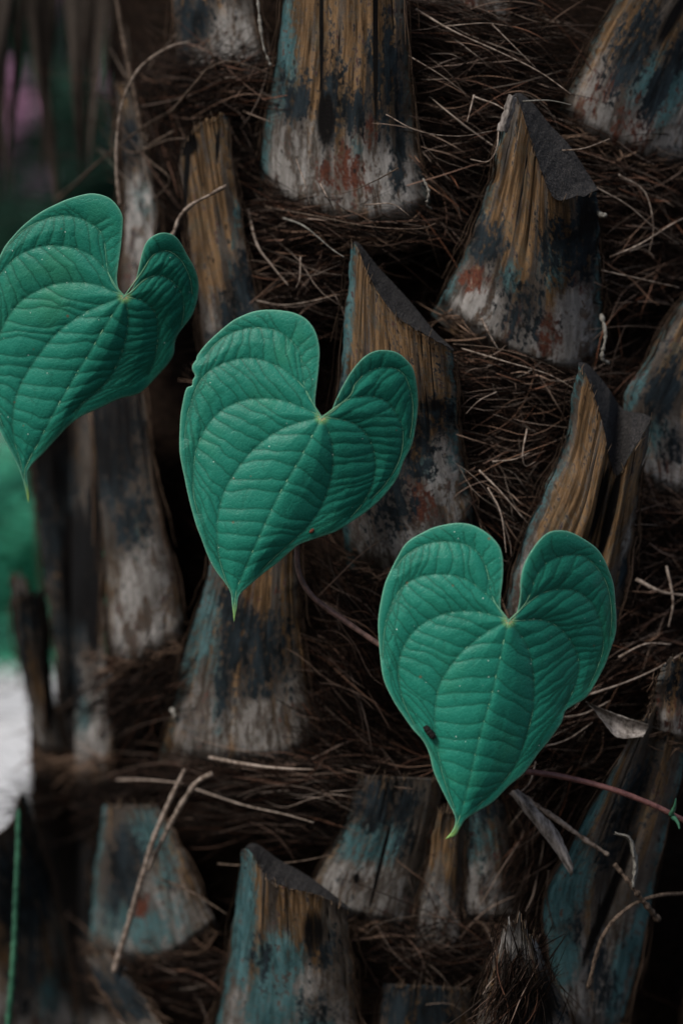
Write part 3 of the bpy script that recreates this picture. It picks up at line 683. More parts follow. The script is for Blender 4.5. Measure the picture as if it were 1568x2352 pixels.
def build_fibre_mat():
    r = np.random.default_rng(21)
    parts = []
    def add(n, *a, **k): parts.append(fibre_lines(n if k.get('uniform') else int(n * 2.5), *a, r=r, **k))
    MM = 0.001
    # matted ground layer everywhere on the trunk
    add(3000, 850, 1150, 1050, 1500, 0, 26, 190, -0.024, 0.006, .12 * MM, .34 * MM, 0.5, uniform=True)
    add(900, 850, 1150, 1050, 1500, 80, 30, 150, -0.022, 0.006, .12 * MM, .40 * MM, 0.4, uniform=True)
    # nests between the bases
    add(520, 1110, 190, 190, 150, -6, 22, 260, 0.004, 0.026, .12 * MM, .42 * MM, 0.95)
    add(220, 1080, 60, 170, 70, -14, 14, 300, 0.006, 0.026, .12 * MM, .42 * MM, 1.0)
    add(260, 1010, 380, 90, 160, -22, 30, 190, 0.003, 0.020, .12 * MM, .40 * MM, 0.8)
    add(330, 1480, 440, 130, 110, -14, 24, 240, 0.006, 0.028, .14 * MM, .42 * MM, 1.0)
    add(260, 1480, 600, 120, 130, 8, 36, 210, 0.004, 0.024, .14 * MM, .46 * MM, 1.0)
    add(360, 700, 500, 150, 60, -3, 14, 280, 0.010, 0.026, .14 * MM, .42 * MM, 0.85)
    add(320, 690, 640, 110, 90, 5, 28, 200, 0.004, 0.022, .12 * MM, .42 * MM, 0.85)
    add(420, 1170, 880, 120, 60, -8, 24, 220, 0.008, 0.024, .14 * MM, .44 * MM, 1.0)
    add(420, 1160, 1010, 100, 120, 4, 28, 170, 0.004, 0.022, .14 * MM, .46 * MM, 1.0)
    add(160, 1170, 1140, 80, 90, -45, 24, 190, 0.006, 0.022, .14 * MM, .40 * MM, 0.9)
    add(260, 1530, 1230, 80, 110, -12, 34, 200, 0.006, 0.026, .16 * MM, .50 * MM, 0.9)
    add(260, 1500, 1420, 90, 130, 0, 40, 190, 0.006, 0.026, .16 * MM, .50 * MM, 0.9)
    add(300, 800, 1480, 100, 190, -38, 24, 240, 0.004, 0.020, .14 * MM, .44 * MM, 0.9)
    add(420, 700, 1790, 230, 36, -3, 9, 330, 0.008, 0.022, .16 * MM, .46 * MM, 0.85)
    add(260, 680, 1870, 220, 40, 0, 15, 260, 0.006, 0.018, .16 * MM, .46 * MM, 0.7)
    add(260, 820, 1700, 120, 90, -30, 22, 230, 0.004, 0.020, .14 * MM, .44 * MM, 0.8)
    add(420, 1290, 1700, 90, 110, 24, 28, 190, 0.006, 0.028, .14 * MM, .44 * MM, 1.0)
    add(200, 1420, 1540, 100, 60, 20, 24, 210, 0.010, 0.030, .16 * MM, .44 * MM, 1.0)
    add(160, 1230, 1960, 60, 130, 62, 18, 260, 0.006, 0.024, .14 * MM, .40 * MM, 0.7)
    add(240, 1010, 2210, 150, 90, -10, 40, 200, 0.006, 0.024, .16 * MM, .46 * MM, 0.7)
    add(160, 1180, 2270, 60, 90, 70, 16, 170, 0.060, 0.084, .20 * MM, .60 * MM, 0.8)
    add(260, 400, 2270, 160, 60, -8, 18, 230, 0.008, 0.026, .16 * MM, .46 * MM, 0.55)
    add(240, 300, 1590, 120, 60, 42, 22, 220, 0.006, 0.024, .16 * MM, .50 * MM, 0.55)
    add(240, 200, 1850, 130, 40, 0, 24, 200, 0.008, 0.024, .16 * MM, .50 * MM, 0.4)
    add(320, 500, 190, 120, 70, 8, 24, 210, 0.010, 0.030, .16 * MM, .46 * MM, 0.75)
    add(180, 360, 330, 70, 130, -55, 26, 200, 0.008, 0.026, .16 * MM, .46 * MM, 0.6)
    add(160, 600, 330, 50, 150, -50, 30, 160, 0.004, 0.020, .14 * MM, .42 * MM, 0.7)
    add(160, 1480, 880, 90, 60, 10, 34, 160, 0.006, 0.024, .16 * MM, .46 * MM, 0.8)
    add(200, 1650, 450, 90, 260, 10, 40, 200, 0.004, 0.024, .14 * MM, .44 * MM, 0.8)
    # fringes: strands that follow the margins of each base and lap over its foot
    for px, py, y in BASES:
        nr, nc = px.shape
        K = 9
        for side in (0, nc - 1):
            sg = -1 if side == 0 else 1
            n = 20
            v0 = r.random(n) * 0.75; ln = 0.12 + 0.30 * r.random(n)
            t = np.linspace(0, 1, K)[None]
            vi = np.clip(v0[:, None] + ln[:, None] * t, 0, 1) * (nr - 1)
            f = np.arange(nr)
            X = np.interp(vi, f, px[:, side]); Y = np.interp(vi, f, py[:, side]); Z = np.interp(vi, f, y[:, side])
            out = sg * (r.normal(2, 5, (n, 1)) + t * r.normal(3, 9, (n, 1)) + 3 * np.sin(t * 6 + r.random((n, 1)) * 6))
            P = W(X + out, Y, Z + 0.0005 - 0.0022 * r.random((n, 1)))
            k = 0.10 + 0.55 * r.random((n, 1)) ** 2
            parts.append((P, (.12 + .22 * r.random((n, 1))) * MM * (1 - 0.6 * np.abs(2 * t - 1) ** 3), np.array([[0.20, 0.135, 0.095]]) * k))
        # frayed ends along the top rim
        n = 26
        ci = r.random(n) * (nc - 1); f = np.arange(nc); t = np.linspace(0, 1, K)[None]
        X0 = np.interp(ci, f, px[1]); Y0 = np.interp(ci, f, py[1]); Z0 = np.interp(ci, f, y[1])
        dx = np.gradient(px, axis=0)[3].mean(); dy = np.gradient(py, axis=0)[3].mean(); dn = math.hypot(dx, dy)
        ln = (5 + 22 * r.random((n, 1)) ** 2)
        X = X0[:, None] + (-dx / dn + r.normal(0, 0.35, (n, 1))) * ln * t; Y = Y0[:, None] + 4 + (-dy / dn) * (ln + 4) * t
        P = W(X, Y, Z0[:, None] - 0.0002 - 0.003 * t * r.random((n, 1)))
        parts.append((P, (.12 + .25 * r.random((n, 1))) * MM * (1 - 0.7 * t), np.array([[0.16, 0.115, 0.080]]) * (0.15 + 0.85 * r.random((n, 1)))))
        n = 64
        ci = r.random(n) * (nc - 1); row = int(nr * 0.93)
        f = np.arange(nc)
        X0 = np.interp(ci, f, px[row]); Y0 = np.interp(ci, f, py[row]); Z0 = np.interp(ci, f, y[row])
        a = np.radians(r.normal(-6, 26, n))[:, None]; L = (50 + 110 * r.random(n))[:, None]
        t = np.linspace(-0.5, 0.5, K)[None]
        bend = r.normal(0, 26, (n, 1)) * (t ** 2) * 4
        P = W(X0[:, None] + np.cos(a) * L * t, Y0[:, None] + r.normal(12, 16, (n, 1)) - np.sin(a) * L * t + bend, Z0[:, None] - 0.002 - 0.004 * r.random((n, 1)) + 0.014 * (2 * t) ** 2)
        k = 0.12 + 0.88 * r.random((n, 1)) ** 3
        parts.append((P, (.13 + .22 * r.random((n, 1))) * MM * (1 - 0.6 * np.abs(2 * t) ** 3), (np.array([[0.26, 0.17, 0.12]])) * k))
    # paler, coarser loose strands lying on the nests
    for (x, y, sx, sy, an, sp, n) in [(1110, 150, 170, 130, -8, 20, 70), (1010, 330, 70, 130, -25, 25, 22), (1480, 430, 110, 100, -14, 26, 42), (1480, 590, 110, 120, 12, 36, 42), (720, 500, 150, 40, -5, 13, 40),
                                      (690, 640, 90, 80, 10, 26, 30), (1170, 890, 110, 60, -10, 22, 46), (1150, 1020, 90, 110, 0, 34, 52), (1180, 1160, 60, 80, -50, 20, 18), (1530, 1240, 70, 120, 0, 36, 36),
                                      (1490, 1430, 80, 120, 10, 38, 34), (800, 1450, 90, 170, -40, 22, 26), (690, 1800, 220, 40, -3, 8, 46), (1290, 1700, 90, 90, 24, 24, 46), (1420, 1550, 90, 60, 20, 20, 24),
                                      (1010, 2200, 140, 90, -10, 40, 26), (500, 190, 110, 60, 6, 22, 36), (360, 330, 60, 110, -50, 26, 18), (400, 2270, 150, 50, -8, 16, 18), (1230, 1960, 50, 120, 62, 16, 16)]:
        P, rad, c = fibre_lines(n, x, y, sx, sy, an, sp, 190, 0.010, 0.030, .16 * MM, .36 * MM, 1.0, r, curl=0.42)
        wm = r.random((n, 1)); k = 0.20 + 0.80 * r.random((n, 1)) ** 1.6
        parts.append((P, rad, (np.array([[0.30, 0.17, 0.11]]) * wm + np.array([[0.34, 0.28, 0.235]]) * (1 - wm)) * k))
    V, F, C, o = [], [], [], 0
    for P, rad, c in parts:
        v, f, cc = tubes(P, rad, c)
        V.append(v); F.append(f + o); C.append(cc); o += len(v)
    ob = mesh_obj('fibre_mat', np.vstack(V), np.vstack(F), M['fibre'], palm, attrs={'col': ('FLOAT_COLOR', np.vstack(C))})
    tag(ob, 'matted dark brown palm fibres filling the gaps between leaf bases', kind='stuff')
build_fibre_mat()

def strand(name, pts, r0, mat, parent=None, r1=None, K=40, sides=8, rough=0.18, seed=0, label=None, cat=None, group=None, absolute=False):
    """a single traced strand: pts are (x, y, height above the trunk surface in metres)"""
    p = resample(np.asarray(pts, float), K)
    X, Y, o = p[:, 0], p[:, 1], p[:, 2]
    y = o if absolute else ycyl(X, Y) - o
    P = W(X, Y, y)[None]
    t = np.linspace(0, 1, K)
    r1 = r0 * 0.45 if r1 is None else r1
    rad = ((r0 + (r1 - r0) * t) * (1 + rough * 2 * (fbm(t * K * 0.45, t * 0 + seed, 31 + seed, 2) - 0.5)))[None]
    V, F, C = tubes(P, rad, np.array([[1.0, 1.0, 1.0]]), sides)
    F = F.tolist() + [list(range(sides))[::-1], [(K - 1) * sides + q for q in range(sides)]]
    ob = mesh_obj(name, V, F, mat, parent)
    return tag(ob, label, cat, group)

# single loose fibres that stand out
mm = 0.001
for i, (pts, r0, mt) in enumerate([
    ([(955, 20, .028), (1040, 70, .034), (1150, 120, .036), (1240, 165, .040), (1310, 215, .046)], .55, 'twig'),
    ([(1015, 60, .026), (1110, 52, .032), (1165, 58, .036)], .35, 'twig'),
    ([(1130, 55, .030), (1180, 105, .034), (1230, 155, .034)], .35, 'twig'),
    ([(935, 125, .030), (1010, 170, .034), (1070, 215, .034)], .3, 'twig'),
    ([(1090, 222, .032), (1140, 240, .036), (1175, 262, .040)], .5, 'twig'),
    ([(1200, 232, .046), (1260, 230, .048), (1312, 240, .050)], .5, 'whiteroot'),
    ([(886, 262, .046), (960, 300, .046), (1050, 312, .040), (1130, 300, .034)], .35, 'twig'),
    ([(1088, 218, .036), (1080, 250, .040), (1072, 280, .040)], .6, 'twig'),
    ([(1145, 290, .040), (1140, 340, .044), (1120, 370, .042), (1080, 365, .036)], .45, 'twig'),
    ([(610, 475, .026), (720, 495, .032), (850, 520, .034), (960, 525, .036), (1000, 512, .038)], .6, 'darktwig'),
    ([(650, 500, .030), (700, 520, .034), (760, 570, .036), (790, 590, .038)], .55, 'whiteroot'),
    ([(840, 470, .034), (900, 468, .036), (940, 495, .036)], .4, 'twig'),
    ([(680, 365, .040), (700, 420, .044), (712, 470, .040)], .45, 'twig'),
    ([(735, 420, .044), (750, 450, .046), (765, 480, .040), (770, 510, .036)], .5, 'twig'),
    ([(915, 385, .046), (860, 415, .044), (800, 440, .040), (760, 445, .036)], .35, 'darktwig'),
    ([(590, 690, .022), (650, 700, .026), (720, 690, .028), (780, 675, .028)], .35, 'twig'),
    ([(1105, 730, .034), (1125, 770, .034), (1145, 805, .032)], .8, 'twig'),
    ([(1060, 800, .030), (1160, 830, .034), (1260, 860, .036), (1330, 900, .038)], .5, 'twig'),
    ([(1040, 790, .030), (1140, 800, .034), (1240, 830, .034), (1300, 860, .034)], .4, 'darktwig'),
    ([(1140, 900, .032), (1100, 920, .034), (1070, 950, .030)], .4, 'twig'),
    ([(1210, 985, .030), (1200, 1040, .034), (1206, 1070, .032), (1230, 1060, .030)], .55, 'twig'),
    ([(1130, 1060, .030), (1180, 1055, .034), (1215, 1040, .034)], .5, 'twig'),
    ([(1100, 1080, .028), (1150, 1130, .034), (1200, 1190, .034)], .6, 'twig'),
    ([(1120, 1120, .030), (1150, 1180, .034), (1162, 1270, .034)], .6, 'twig'),
    ([(1370, 430, .034), (1440, 470, .036), (1500, 520, .036), (1560, 560, .034)], .45, 'twig'),
    ([(1400, 590, .034), (1470, 560, .038), (1550, 510, .038), (1600, 490, .036)], .6, 'twig'),
    ([(1380, 620, .030), (1470, 640, .034), (1560, 660, .036)], .5, 'twig'),
    ([(1290, 345, .040), (1340, 340, .044), (1400, 318, .044)], .45, 'twig'),
    ([(1420, 400, .032), (1480, 440, .034), (1500, 520, .036), (1490, 580, .034)], .4, 'twig'),
    ([(270, 1792, .030), (340, 1792, .034), (420, 1800, .034)], .9, 'twig'),
    ([(440, 1810, .026), (560, 1850, .030), (650, 1870, .030), (720, 1890, .030)], .6, 'twig'),
    ([(480, 1740, .034), (560, 1755, .036), (640, 1765, .036), (720, 1768, .034)], 1.1, 'twig'),
    ([(500, 1985, .036), (560, 1988, .036), (680, 1980, .034), (780, 1960, .030)], .6, 'darktwig'),
    ([(370, 2020, .034), (440, 2050, .038), (520, 2100, .040)], .8, 'darktwig'),
    ([(1270, 1650, .034), (1340, 1640, .036), (1400, 1610, .036)], .6, 'twig'),
    ([(1230, 1720, .032), (1300, 1700, .036), (1360, 1660, .036)], .5, 'twig'),
    ([(1340, 1600, .040), (1430, 1570, .046), (1500, 1540, .048), (1568, 1500, .046)], .7, 'twig'),
    ([(1420, 1510, .040), (1480, 1480, .044), (1540, 1480, .044)], .7, 'twig'),
    ([(1460, 1330, .030), (1520, 1360, .036), (1600, 1370, .038)], 1.2, 'twig'),
    ([(1530, 1300, .032), (1545, 1380, .038), (1535, 1440, .036)], .8, 'twig'),
    ([(130, 458, .030), (180, 415, .034), (240, 360, .038), (330, 290, .034), (400, 250, .030)], .9, 'darktwig'),
    ([(395, 255, .034), (440, 200, .040), (490, 140, .040)], .9, 'darktwig'),
    ([(460, 170, .034), (520, 140, .036), (600, 160, .034), (630, 175, .030)], .6, 'darktwig'),
    ([(270, 330, .034), (310, 350, .036), (390, 320, .038), (480, 320, .036)], .7, 'darktwig'),
    ([(400, 300, .034), (330, 350, .036), (390, 410, .036), (350, 460, .034)], .8, 'darktwig'),
    ([(570, 480, .020), (590, 560, .024), (625, 610, .026), (662, 655, .026)], .8, 'twig'),
    ([(690, 590, .026), (688, 640, .030), (680, 660, .030)], .5, 'twig'),
    ([(1230, 1750, .030), (1215, 1800, .034), (1180, 1830, .034)], .5, 'twig'),
    ([(1260, 2000, .036), (1255, 2060, .038), (1270, 2130, .038)], .6, 'darktwig'),
]):
    strand('fibre', pts, r0 * 0.8 * mm, M[mt], palm, seed=i, K=28, sides=6)

# pale rootlets down the sides of the bases
for i, (pts, r0) in enumerate([
    ([(972, 410, .030), (984, 440, .034), (980, 468, .034), (990, 480, .030)], 1.1),
    ([(1380, 720, .030), (1390, 770, .034), (1382, 820, .034), (1398, 835, .032)], 1.6),
    ([(1374, 488, .040), (1384, 496, .044), (1390, 492, .042)], 1.6),
    ([(590, -20, .040), (598, 60, .042), (606, 110, .042), (622, 150, .040)], 1.3),
    ([(265, -20, .030), (285, 100, .034), (312, 230, .034), (330, 320, .032)], 1.8),
    ([(395, 1630, .026), (400, 1640, .030), (404, 1652, .026)], 1.7)]):
    strand('rootlet', pts, r0 * 0.5 * mm, M['whiteroot'] if i != 4 else M['darktwig'], palm, r1=r0 * mm * 0.4, seed=60 + i, rough=0.9)

# ------------------------------------------------------------------ twigs and splinters resting on the palm
strand('dry_tendril', [(275, 470, .060), (268, 400, .062), (268, 320, .062), (280, 240, .060), (310, 170, .056), (350, 130, .048), (395, 105, .040), (435, 95, .030)],
       0.75 * mm, M['twig'], r1=0.45 * mm, K=70, seed=71, label='thin dry tendril arching up from behind the topmost heart-shaped leaf', cat='tendril')
strand('dry_stick', [(262, 2232, .066), (290, 2140, .060), (325, 2020, .056), (352, 1930, .052), (385, 1850, .046), (424, 1768, .040)],
       1.5 * mm, M['twig'], r1=0.95 * mm, K=80, seed=72, rough=0.3, label='long thin grey stick leaning across the greyish lower leaf base', cat='stick')
strand('dry_stick', [(340, 2000, .048), (370, 1935, .046), (410, 1860, .044), (450, 1800, .044), (488, 1776, .040)],
       1.0 * mm, M['twig'], r1=1.2 * mm, K=60, seed=73, rough=0.3, label='shorter grey stick with bent pale end crossing the long stick', cat='stick')
strand('curved_twig', [(1350, 2270, .062), (1380, 2160, .064), (1430, 2095, .066), (1500, 2060, .066), (1590, 2052, .060)],
       0.9 * mm, M['darktwig'], r1=0.7 * mm, K=60, seed=74, label='thin dark twig curving up over the bluish leaning leaf base', cat='twig')
strand('dead_stalk', [(1410, 1985, .060), (1450, 2035, .066), (1480, 2075, .068), (1510, 2112, .064)],
       0.9 * mm, M['darktwig'], r1=1.3 * mm, K=50, seed=75, rough=0.5, label='short dark dead stalk below the curled pale strip', cat='stalk')
def slab(name, outline_l, outline_r, y_off, th, mat, label, cat, seed, curl=0.003):
    """a flat splinter with thickness between two traced edges"""
    n, c = 40, 12
    L = resample(outline_l, n); Rr = resample(outline_r, n)
    f = np.linspace(0, 1, c)[None, :, None]
    P = L[:, None] * (1 - f) + Rr[:, None] * f
    v = np.linspace(0, 1, n)[:, None]; u = f[..., 0]
    P[..., 1] += 7 * (vnoise(u * 8, v * 0, seed) - 0.5) * (np.exp(-v / 0.05) + np.exp(-(1 - v) / 0.05))
    P[..., 0] += 6 * (fbm(v * 12, u * 3, seed + 1) - 0.5)
    o = y_off[0] + (y_off[1] - y_off[0]) * v + curl * np.sin(np.pi * u)
    y = ycyl(P[..., 0], P[..., 1]) - o + 0.0012 * (fbm(u * 9, v * 3, seed + 2) - 0.5)
    V = np.vstack([W(P[..., 0], P[..., 1], y).reshape(-1, 3), W(P[..., 0], P[..., 1], y + th).reshape(-1, 3)])
    N = n * c
    F = grid_faces(n, c, 0, True).tolist() + grid_faces(n, c, N).tolist()
    ring = list(range(c)) + [(q + 1) * c - 1 for q in range(1, n)] + [(n - 1) * c + k for k in range(c - 2, -1, -1)] + [q * c for q in range(n - 2, 0, -1)]
    for a, b_ in zip(ring, ring[1:] + ring[:1]):
        F.append([a, b_, b_ + N, a + N])
    return tag(mesh_obj(name, V, F, mat), label, cat)

slab('wood_splinter', [(1168, 1822), (1215, 1880), (1262, 1940), (1312, 2012)], [(1190, 1812), (1238, 1862), (1282, 1912), (1318, 1990)], (0.040, 0.056), 0.003, M['shard'],
     'frayed pale splinter hanging below the lowest heart-shaped leaf', 'splinter', 81)
strand('thin_splinter', [(1200, 1830, .040), (1260, 1870, .046), (1330, 1920, .050), (1396, 1964, .052)], 1.2 * mm, M['twig'], r1=0.9 * mm, K=50, seed=82, rough=0.5,
       label='thin grey stick sticking out beside the frayed splinter', cat='stick')
slab('bark_chip', [(1344, 1612), (1390, 1630), (1440, 1648), (1492, 1666)], [(1352, 1618), (1385, 1660), (1420, 1695), (1478, 1692)], (0.050, 0.068), 0.003, M['shard'],
     'pale broken bark chip wedged beside the lowest heart-shaped leaf', 'bark chip', 83, curl=-0.004)
slab('curled_strip', [(1408, 1918), (1440, 1930), (1452, 1980), (1450, 2040)], [(1414, 1912), (1450, 1926), (1464, 1980), (1458, 2042)], (0.062, 0.066), 0.001, M['whiteroot'],
     'curled pale strip standing on the bluish leaning leaf base', 'bark strip', 84)

sl = slab('sliver', [(1168, 214), (1160, 240), (1150, 270), (1140, 298)], [(1186, 222), (1182, 246), (1174, 276), (1164, 304)], (0.060, 0.056), 0.0015, M['shard'], None, None, 85, curl=0.002)
sl.parent = palm; sl.matrix_parent_inverse = palm.matrix_world.inverted()
# jointed green stalk at the lower left, in front of the dark base
def green_stalk():
    K = 150
    p = resample(np.array([(43, 1856), (41, 1960), (37, 2060), (33, 2160), (27, 2260), (16, 2400), (24, 2520), (70, 2640)], float), K)
    t = np.linspace(0, 1, K)
    joint = np.exp(-((t * 24 % 1 - 0.5) / 0.16) ** 2)
    y = 0.105 + 0.10 * smooth(0.70, 1.0, t)
    rad = (0.0011 + 0.0004 * t) * (1 + 0.28 * joint)
    rad[:4] *= np.array([0.2, 0.5, 0.8, 0.95])
    V, F, C = tubes(W(p[:, 0], p[:, 1], y)[None], rad[None], np.ones((1, 3)), 10)
    F = F.tolist() + [list(range(10))[::-1], [(K - 1) * 10 + q for q in range(10)]]
    tag(mesh_obj('green_stalk', V, F, M['greenstem']), 'slender green jointed stalk rising before the dark pointed leaf base', 'stalk')
green_stalk()

# ------------------------------------------------------------------ dead frond hanging down the flank
def dead_frond():
    e = empty('dead_frond', tuple(W(150, -520, 0.27)))
    tag(e, 'dead palm frond with dark dry leaflets hanging beside the trunk', 'frond')
    r = np.random.default_rng(5)
    K = 30
    p = resample(np.array([(420, -560, .22), (300, -540, .23), (150, -470, .24), (0, -380, .25), (-160, -250, .26)], float), K)
    V, F, C = tubes(W(p[:, 0], p[:, 1], p[:, 2])[None], np.linspace(0.006, 0.002, K)[None], np.ones((1, 3)), 8)
    mesh_obj('rachis', V, F, M['frond'], e)
    for i in range(44):
        f = (i + 0.5) / 44
        k = int(f * (K - 1))
        x0, y0, d0 = p[k]
        n = 24
        t = np.linspace(0, 1, n)
        ln = r.uniform(760, 1000) * (1 - 0.15 * f)
        x = x0 + r.normal(0, 12) + t * r.normal(-10, 40) + 14 * np.sin(t * 4 + r.random() * 6)
        yy = y0 + t * ln
        wd = r.uniform(10, 20) * np.sin(np.pi * np.clip(0.08 + t * 0.92, 0, 1)) ** 0.6 + 0.6
        d = d0 + r.normal(0, 0.02) + 0.01 * np.sin(t * 3 + i)
        tw = r.uniform(-0.8, 0.8) + t * r.normal(0, 1.2)
        ca = np.cos(tw)
        sn = np.sin(tw)
        rows = []
        for q, (fx, fz) in enumerate([(-1, 0.0), (0, 1), (1, 0.0)]):
            dd = d + (fx * sn * wd * S) - fz * wd * S * 0.45
            rows.append(W(x + fx * wd * ca, yy, dd))
        Vg = np.stack(rows, 1).reshape(-1, 3)
        Vb = Vg + np.array([0, 0.0006, 0])
        F = grid_faces(n, 3, 0, True).tolist() + grid_faces(n, 3, n * 3).tolist()
        mesh_obj('leaflet', np.vstack([Vg, Vb]), F, M['frond'], e)
dead_frond()

# ================================================================== VINE
vine = empty('climbing_vine', tuple(W(1600, 1890, 0.02)))
tag(vine, 'climbing vine with three green heart-shaped leaves trailing across the palm trunk', 'vine')

def seg_dist(P, segs):
    """distance of each point in P to the nearest of the segments (M x 2 x 2)"""
    q = []
    for a, b in segs:
        n = max(2, int(np.hypot(*(b - a)) / 0.8) + 1)
        q.append(a + (b - a) * np.linspace(0, 1, n)[:, None])
    q = np.vstack(q)
    kd = KDTree(len(q))
    for i, (x, y) in enumerate(q.tolist()): kd.insert((x, y, 0), i)
    kd.balance()
    return np.array([kd.find((x, y, 0))[2] for x, y in P.tolist()])

def to_segs(line):
    return np.stack([line[:-1], line[1:]], 1)

def inside(P, poly):
    x, y = P[:, 0], P[:, 1]
    c = np.zeros(len(P), bool)
    for (x1, y1), (x2, y2) in zip(poly, np.roll(poly, -1, 0)):
        cond = ((y1 > y) != (y2 > y)) & (x < (x2 - x1) * (y - y1) / (y2 - y1 + 1e-12) + x1)
        c ^= cond
    return c

def make_leaf(conv, attach, mid, Lv, Rv, mL, mR, y0, kL, kR, kb, seed, label, bite=0):
    r = np.random.default_rng(seed)
    cv = lambda pts: np.array([conv(*p) for p in pts], float)
    attach = cv([attach])[0]
    mid = cv(mid); tip = mid[-1]
    ml = resample(np.vstack([attach, cv(mL)]), 260); mr = resample(np.vstack([attach, cv(mR)]), 260)
    poly = np.vstack([ml[:-1], mr[::-1][:-1]])
    # closely spaced, slightly uneven margin
    cen = poly.mean(0)
    wob = 1.6 * (fbm(np.linspace(0, 40, len(poly)), np.zeros(len(poly)), seed, 2) - 0.5) * 2
    dirv = (poly - cen); dirv /= np.linalg.norm(dirv, axis=1)[:, None]
    poly = poly + dirv * wob[:, None]
    axis = tip - attach; axis /= np.linalg.norm(axis)
    nrm = np.array([-axis[1], axis[0]])                 # points to the leaf's right-hand side in the drawing when negative
    H = np.linalg.norm(tip - attach)

    midr = resample(mid, 80)
    def depth(P):
        d = P - attach
        b = d @ axis
        # signed distance from the midrib curve
        bm = (midr - attach) @ axis; am = (midr - attach) @ nrm
        a = d @ nrm - np.interp(b, bm, am)
        a = np.where(b < 0, d @ nrm, a)
        side_left = a > 0
        aa = np.sqrt(a * a + 14 ** 2) - 14
        kk = np.where(side_left, kL, kR)
        far = np.where(side_left, aa * aa / 900, aa * aa / 560)
        y = (kk * aa + far * (0.10 if True else 0)) * S
        y = y + kb * b * S
        y = y + 0.00000009 * (np.clip(b - 0.55 * H, 0, None) ** 2) * 0.6    # drip tip bends away a little
        y = y + 0.0035 * (fbm(P[:, 0] / 190, P[:, 1] / 190, seed + 5, 2) - 0.5)
        return y0 + y

    prim = []
    chains = []
    for vs in (Lv, Rv):
        ch = [midr]
        for vv in vs:
            ch.append(resample(np.vstack([attach, cv(vv)]), 80)); prim.append(ch[-1])
        chains.append(ch)
    prim_all = [midr] + prim
    # cross veins between neighbouring main veins
    tert = []
    for ch, mg in zip(chains, (ml, mr)):
        full = ch + [mg]
        for k in range(len(full) - 1):
            c0, c1 = full[k], full[k + 1]
            n = [13, 15, 15, 13, 12][min(k, 4)] if k < len(full) - 2 else 15
            tt = np.linspace(0.10, 0.96, n) + r.normal(0, 0.006, n)
            L0 = np.concatenate([[0], np.cumsum(np.linalg.norm(np.diff(c0, axis=0), axis=1))])
            L1 = np.concatenate([[0], np.cumsum(np.linalg.norm(np.diff(c1, axis=0), axis=1))])
            ref = max(L0[-1], 1.0)
            for t in tt:
                t = min(max(t, 0.02), 0.99)
                p = np.array([np.interp(t * L0[-1], L0, c0[:, q]) for q in (0, 1)])
                frac = (t * L0[-1] / ref)
                s1 = (frac ** [0.64, 0.48, 0.46, 0.47, 0.5][min(k, 4)]) * L1[-1]
                if k == len(full) - 2:
                    # outer bands: run to the nearest stretch of the outer curve, drawn a little along it
                    dd = np.linalg.norm(c1 - p, axis=1)
                    s1 = L1[np.argmin(dd)] + 0.03 * L1[-1]
                q = np.array([np.interp(min(s1, L1[-1]), L1, c1[:, z]) for z in (0, 1)])
                ln = np.linalg.norm(q - p)
                if ln < 14 or ln > 260: continue
                f = np.linspace(0, 1, 8)[:, None]
                pv = np.array([-(q - p)[1], (q - p)[0]]) / ln
                sag = ln * 0.06 * r.normal(0.2, 0.8)
                wv = 0.022 * ln * np.cumsum(r.normal(size=8)); wv -= np.linspace(wv[0], wv[-1], 8)
                end = 1.0 if k < len(full) - 2 else r.uniform(0.55, 0.9)
                line = p + (q - p) * f * end + pv * (np.sin(np.pi * f) * sag + wv[:, None] * 1.0)
                tert.append(line)
    # forked little links inside the panels
    links = []
    for _ in range(170):
        if len(tert) < 2: break
        i = r.integers(len(tert)); a = tert[i]; m_ = a[r.integers(2, 6)]
        dirn = r.normal(size=2); dirn = dirn / np.linalg.norm(dirn) * r.uniform(14, 30)
        links.append(np.array([m_, m_ + dirn * 0.5 + r.normal(size=2) * 3, m_ + dirn]))

    # ---- triangulate the outline with an even interior grid
    hgt = 2.6
    bx0, by0 = poly.min(0); bx1, by1 = poly.max(0)
    gx = np.arange(bx0, bx1, hgt); gy = np.arange(by0, by1, hgt * 0.866)
    G = np.stack(np.meshgrid(gx, gy), -1)
    G[1::2, :, 0] += hgt * 0.5
    G = G.reshape(-1, 2)
    G = G[inside(G, poly)]
    bd = seg_dist(G, to_segs(np.vstack([poly, poly[:1]])))
    G = G[bd > hgt * 0.55]
    pts = np.vstack([poly, G])
    nb = len(poly)
    vv, _, ff, *_r = delaunay_2d_cdt([Vector(p) for p in pts.tolist()], [], [list(range(nb))], 1, 1e-4)
    P = np.array([(q.x, q.y) for q in vv])
    F = [list(f) for f in ff]
    # ---- relief
    sp = np.vstack([to_segs(l) for l in prim_all])
    st = np.vstack([to_segs(l) for l in tert])
    sl = np.vstack([to_segs(l) for l in links])
    dp = seg_dist(P, sp); dt = seg_dist(P, st); dl = seg_dist(P, sl)
    dm = seg_dist(P, to_segs(np.vstack([poly, poly[:1]])))
    puff = 0.0017 * (1 - np.exp(-dp / 26)) + 0.00046 * (1 - np.exp(-dt / 9)) * (0.25 + 0.75 * smooth(4, 45, dm)) + 0.00010 * (1 - np.exp(-dl / 6))
    fade = smooth(0, 22, dm)
    y = depth(P) - puff * (0.72 + 0.28 * fade)
    y = y + 0.0002 * np.exp(-dm / 7)                           # margin turns back slightly
    V = W(P[:, 0], P[:, 1], y)
    dtip = np.linalg.norm(P - tip, axis=1); dat = np.linalg.norm(P - attach, axis=1)
    one = np.ones(len(P))
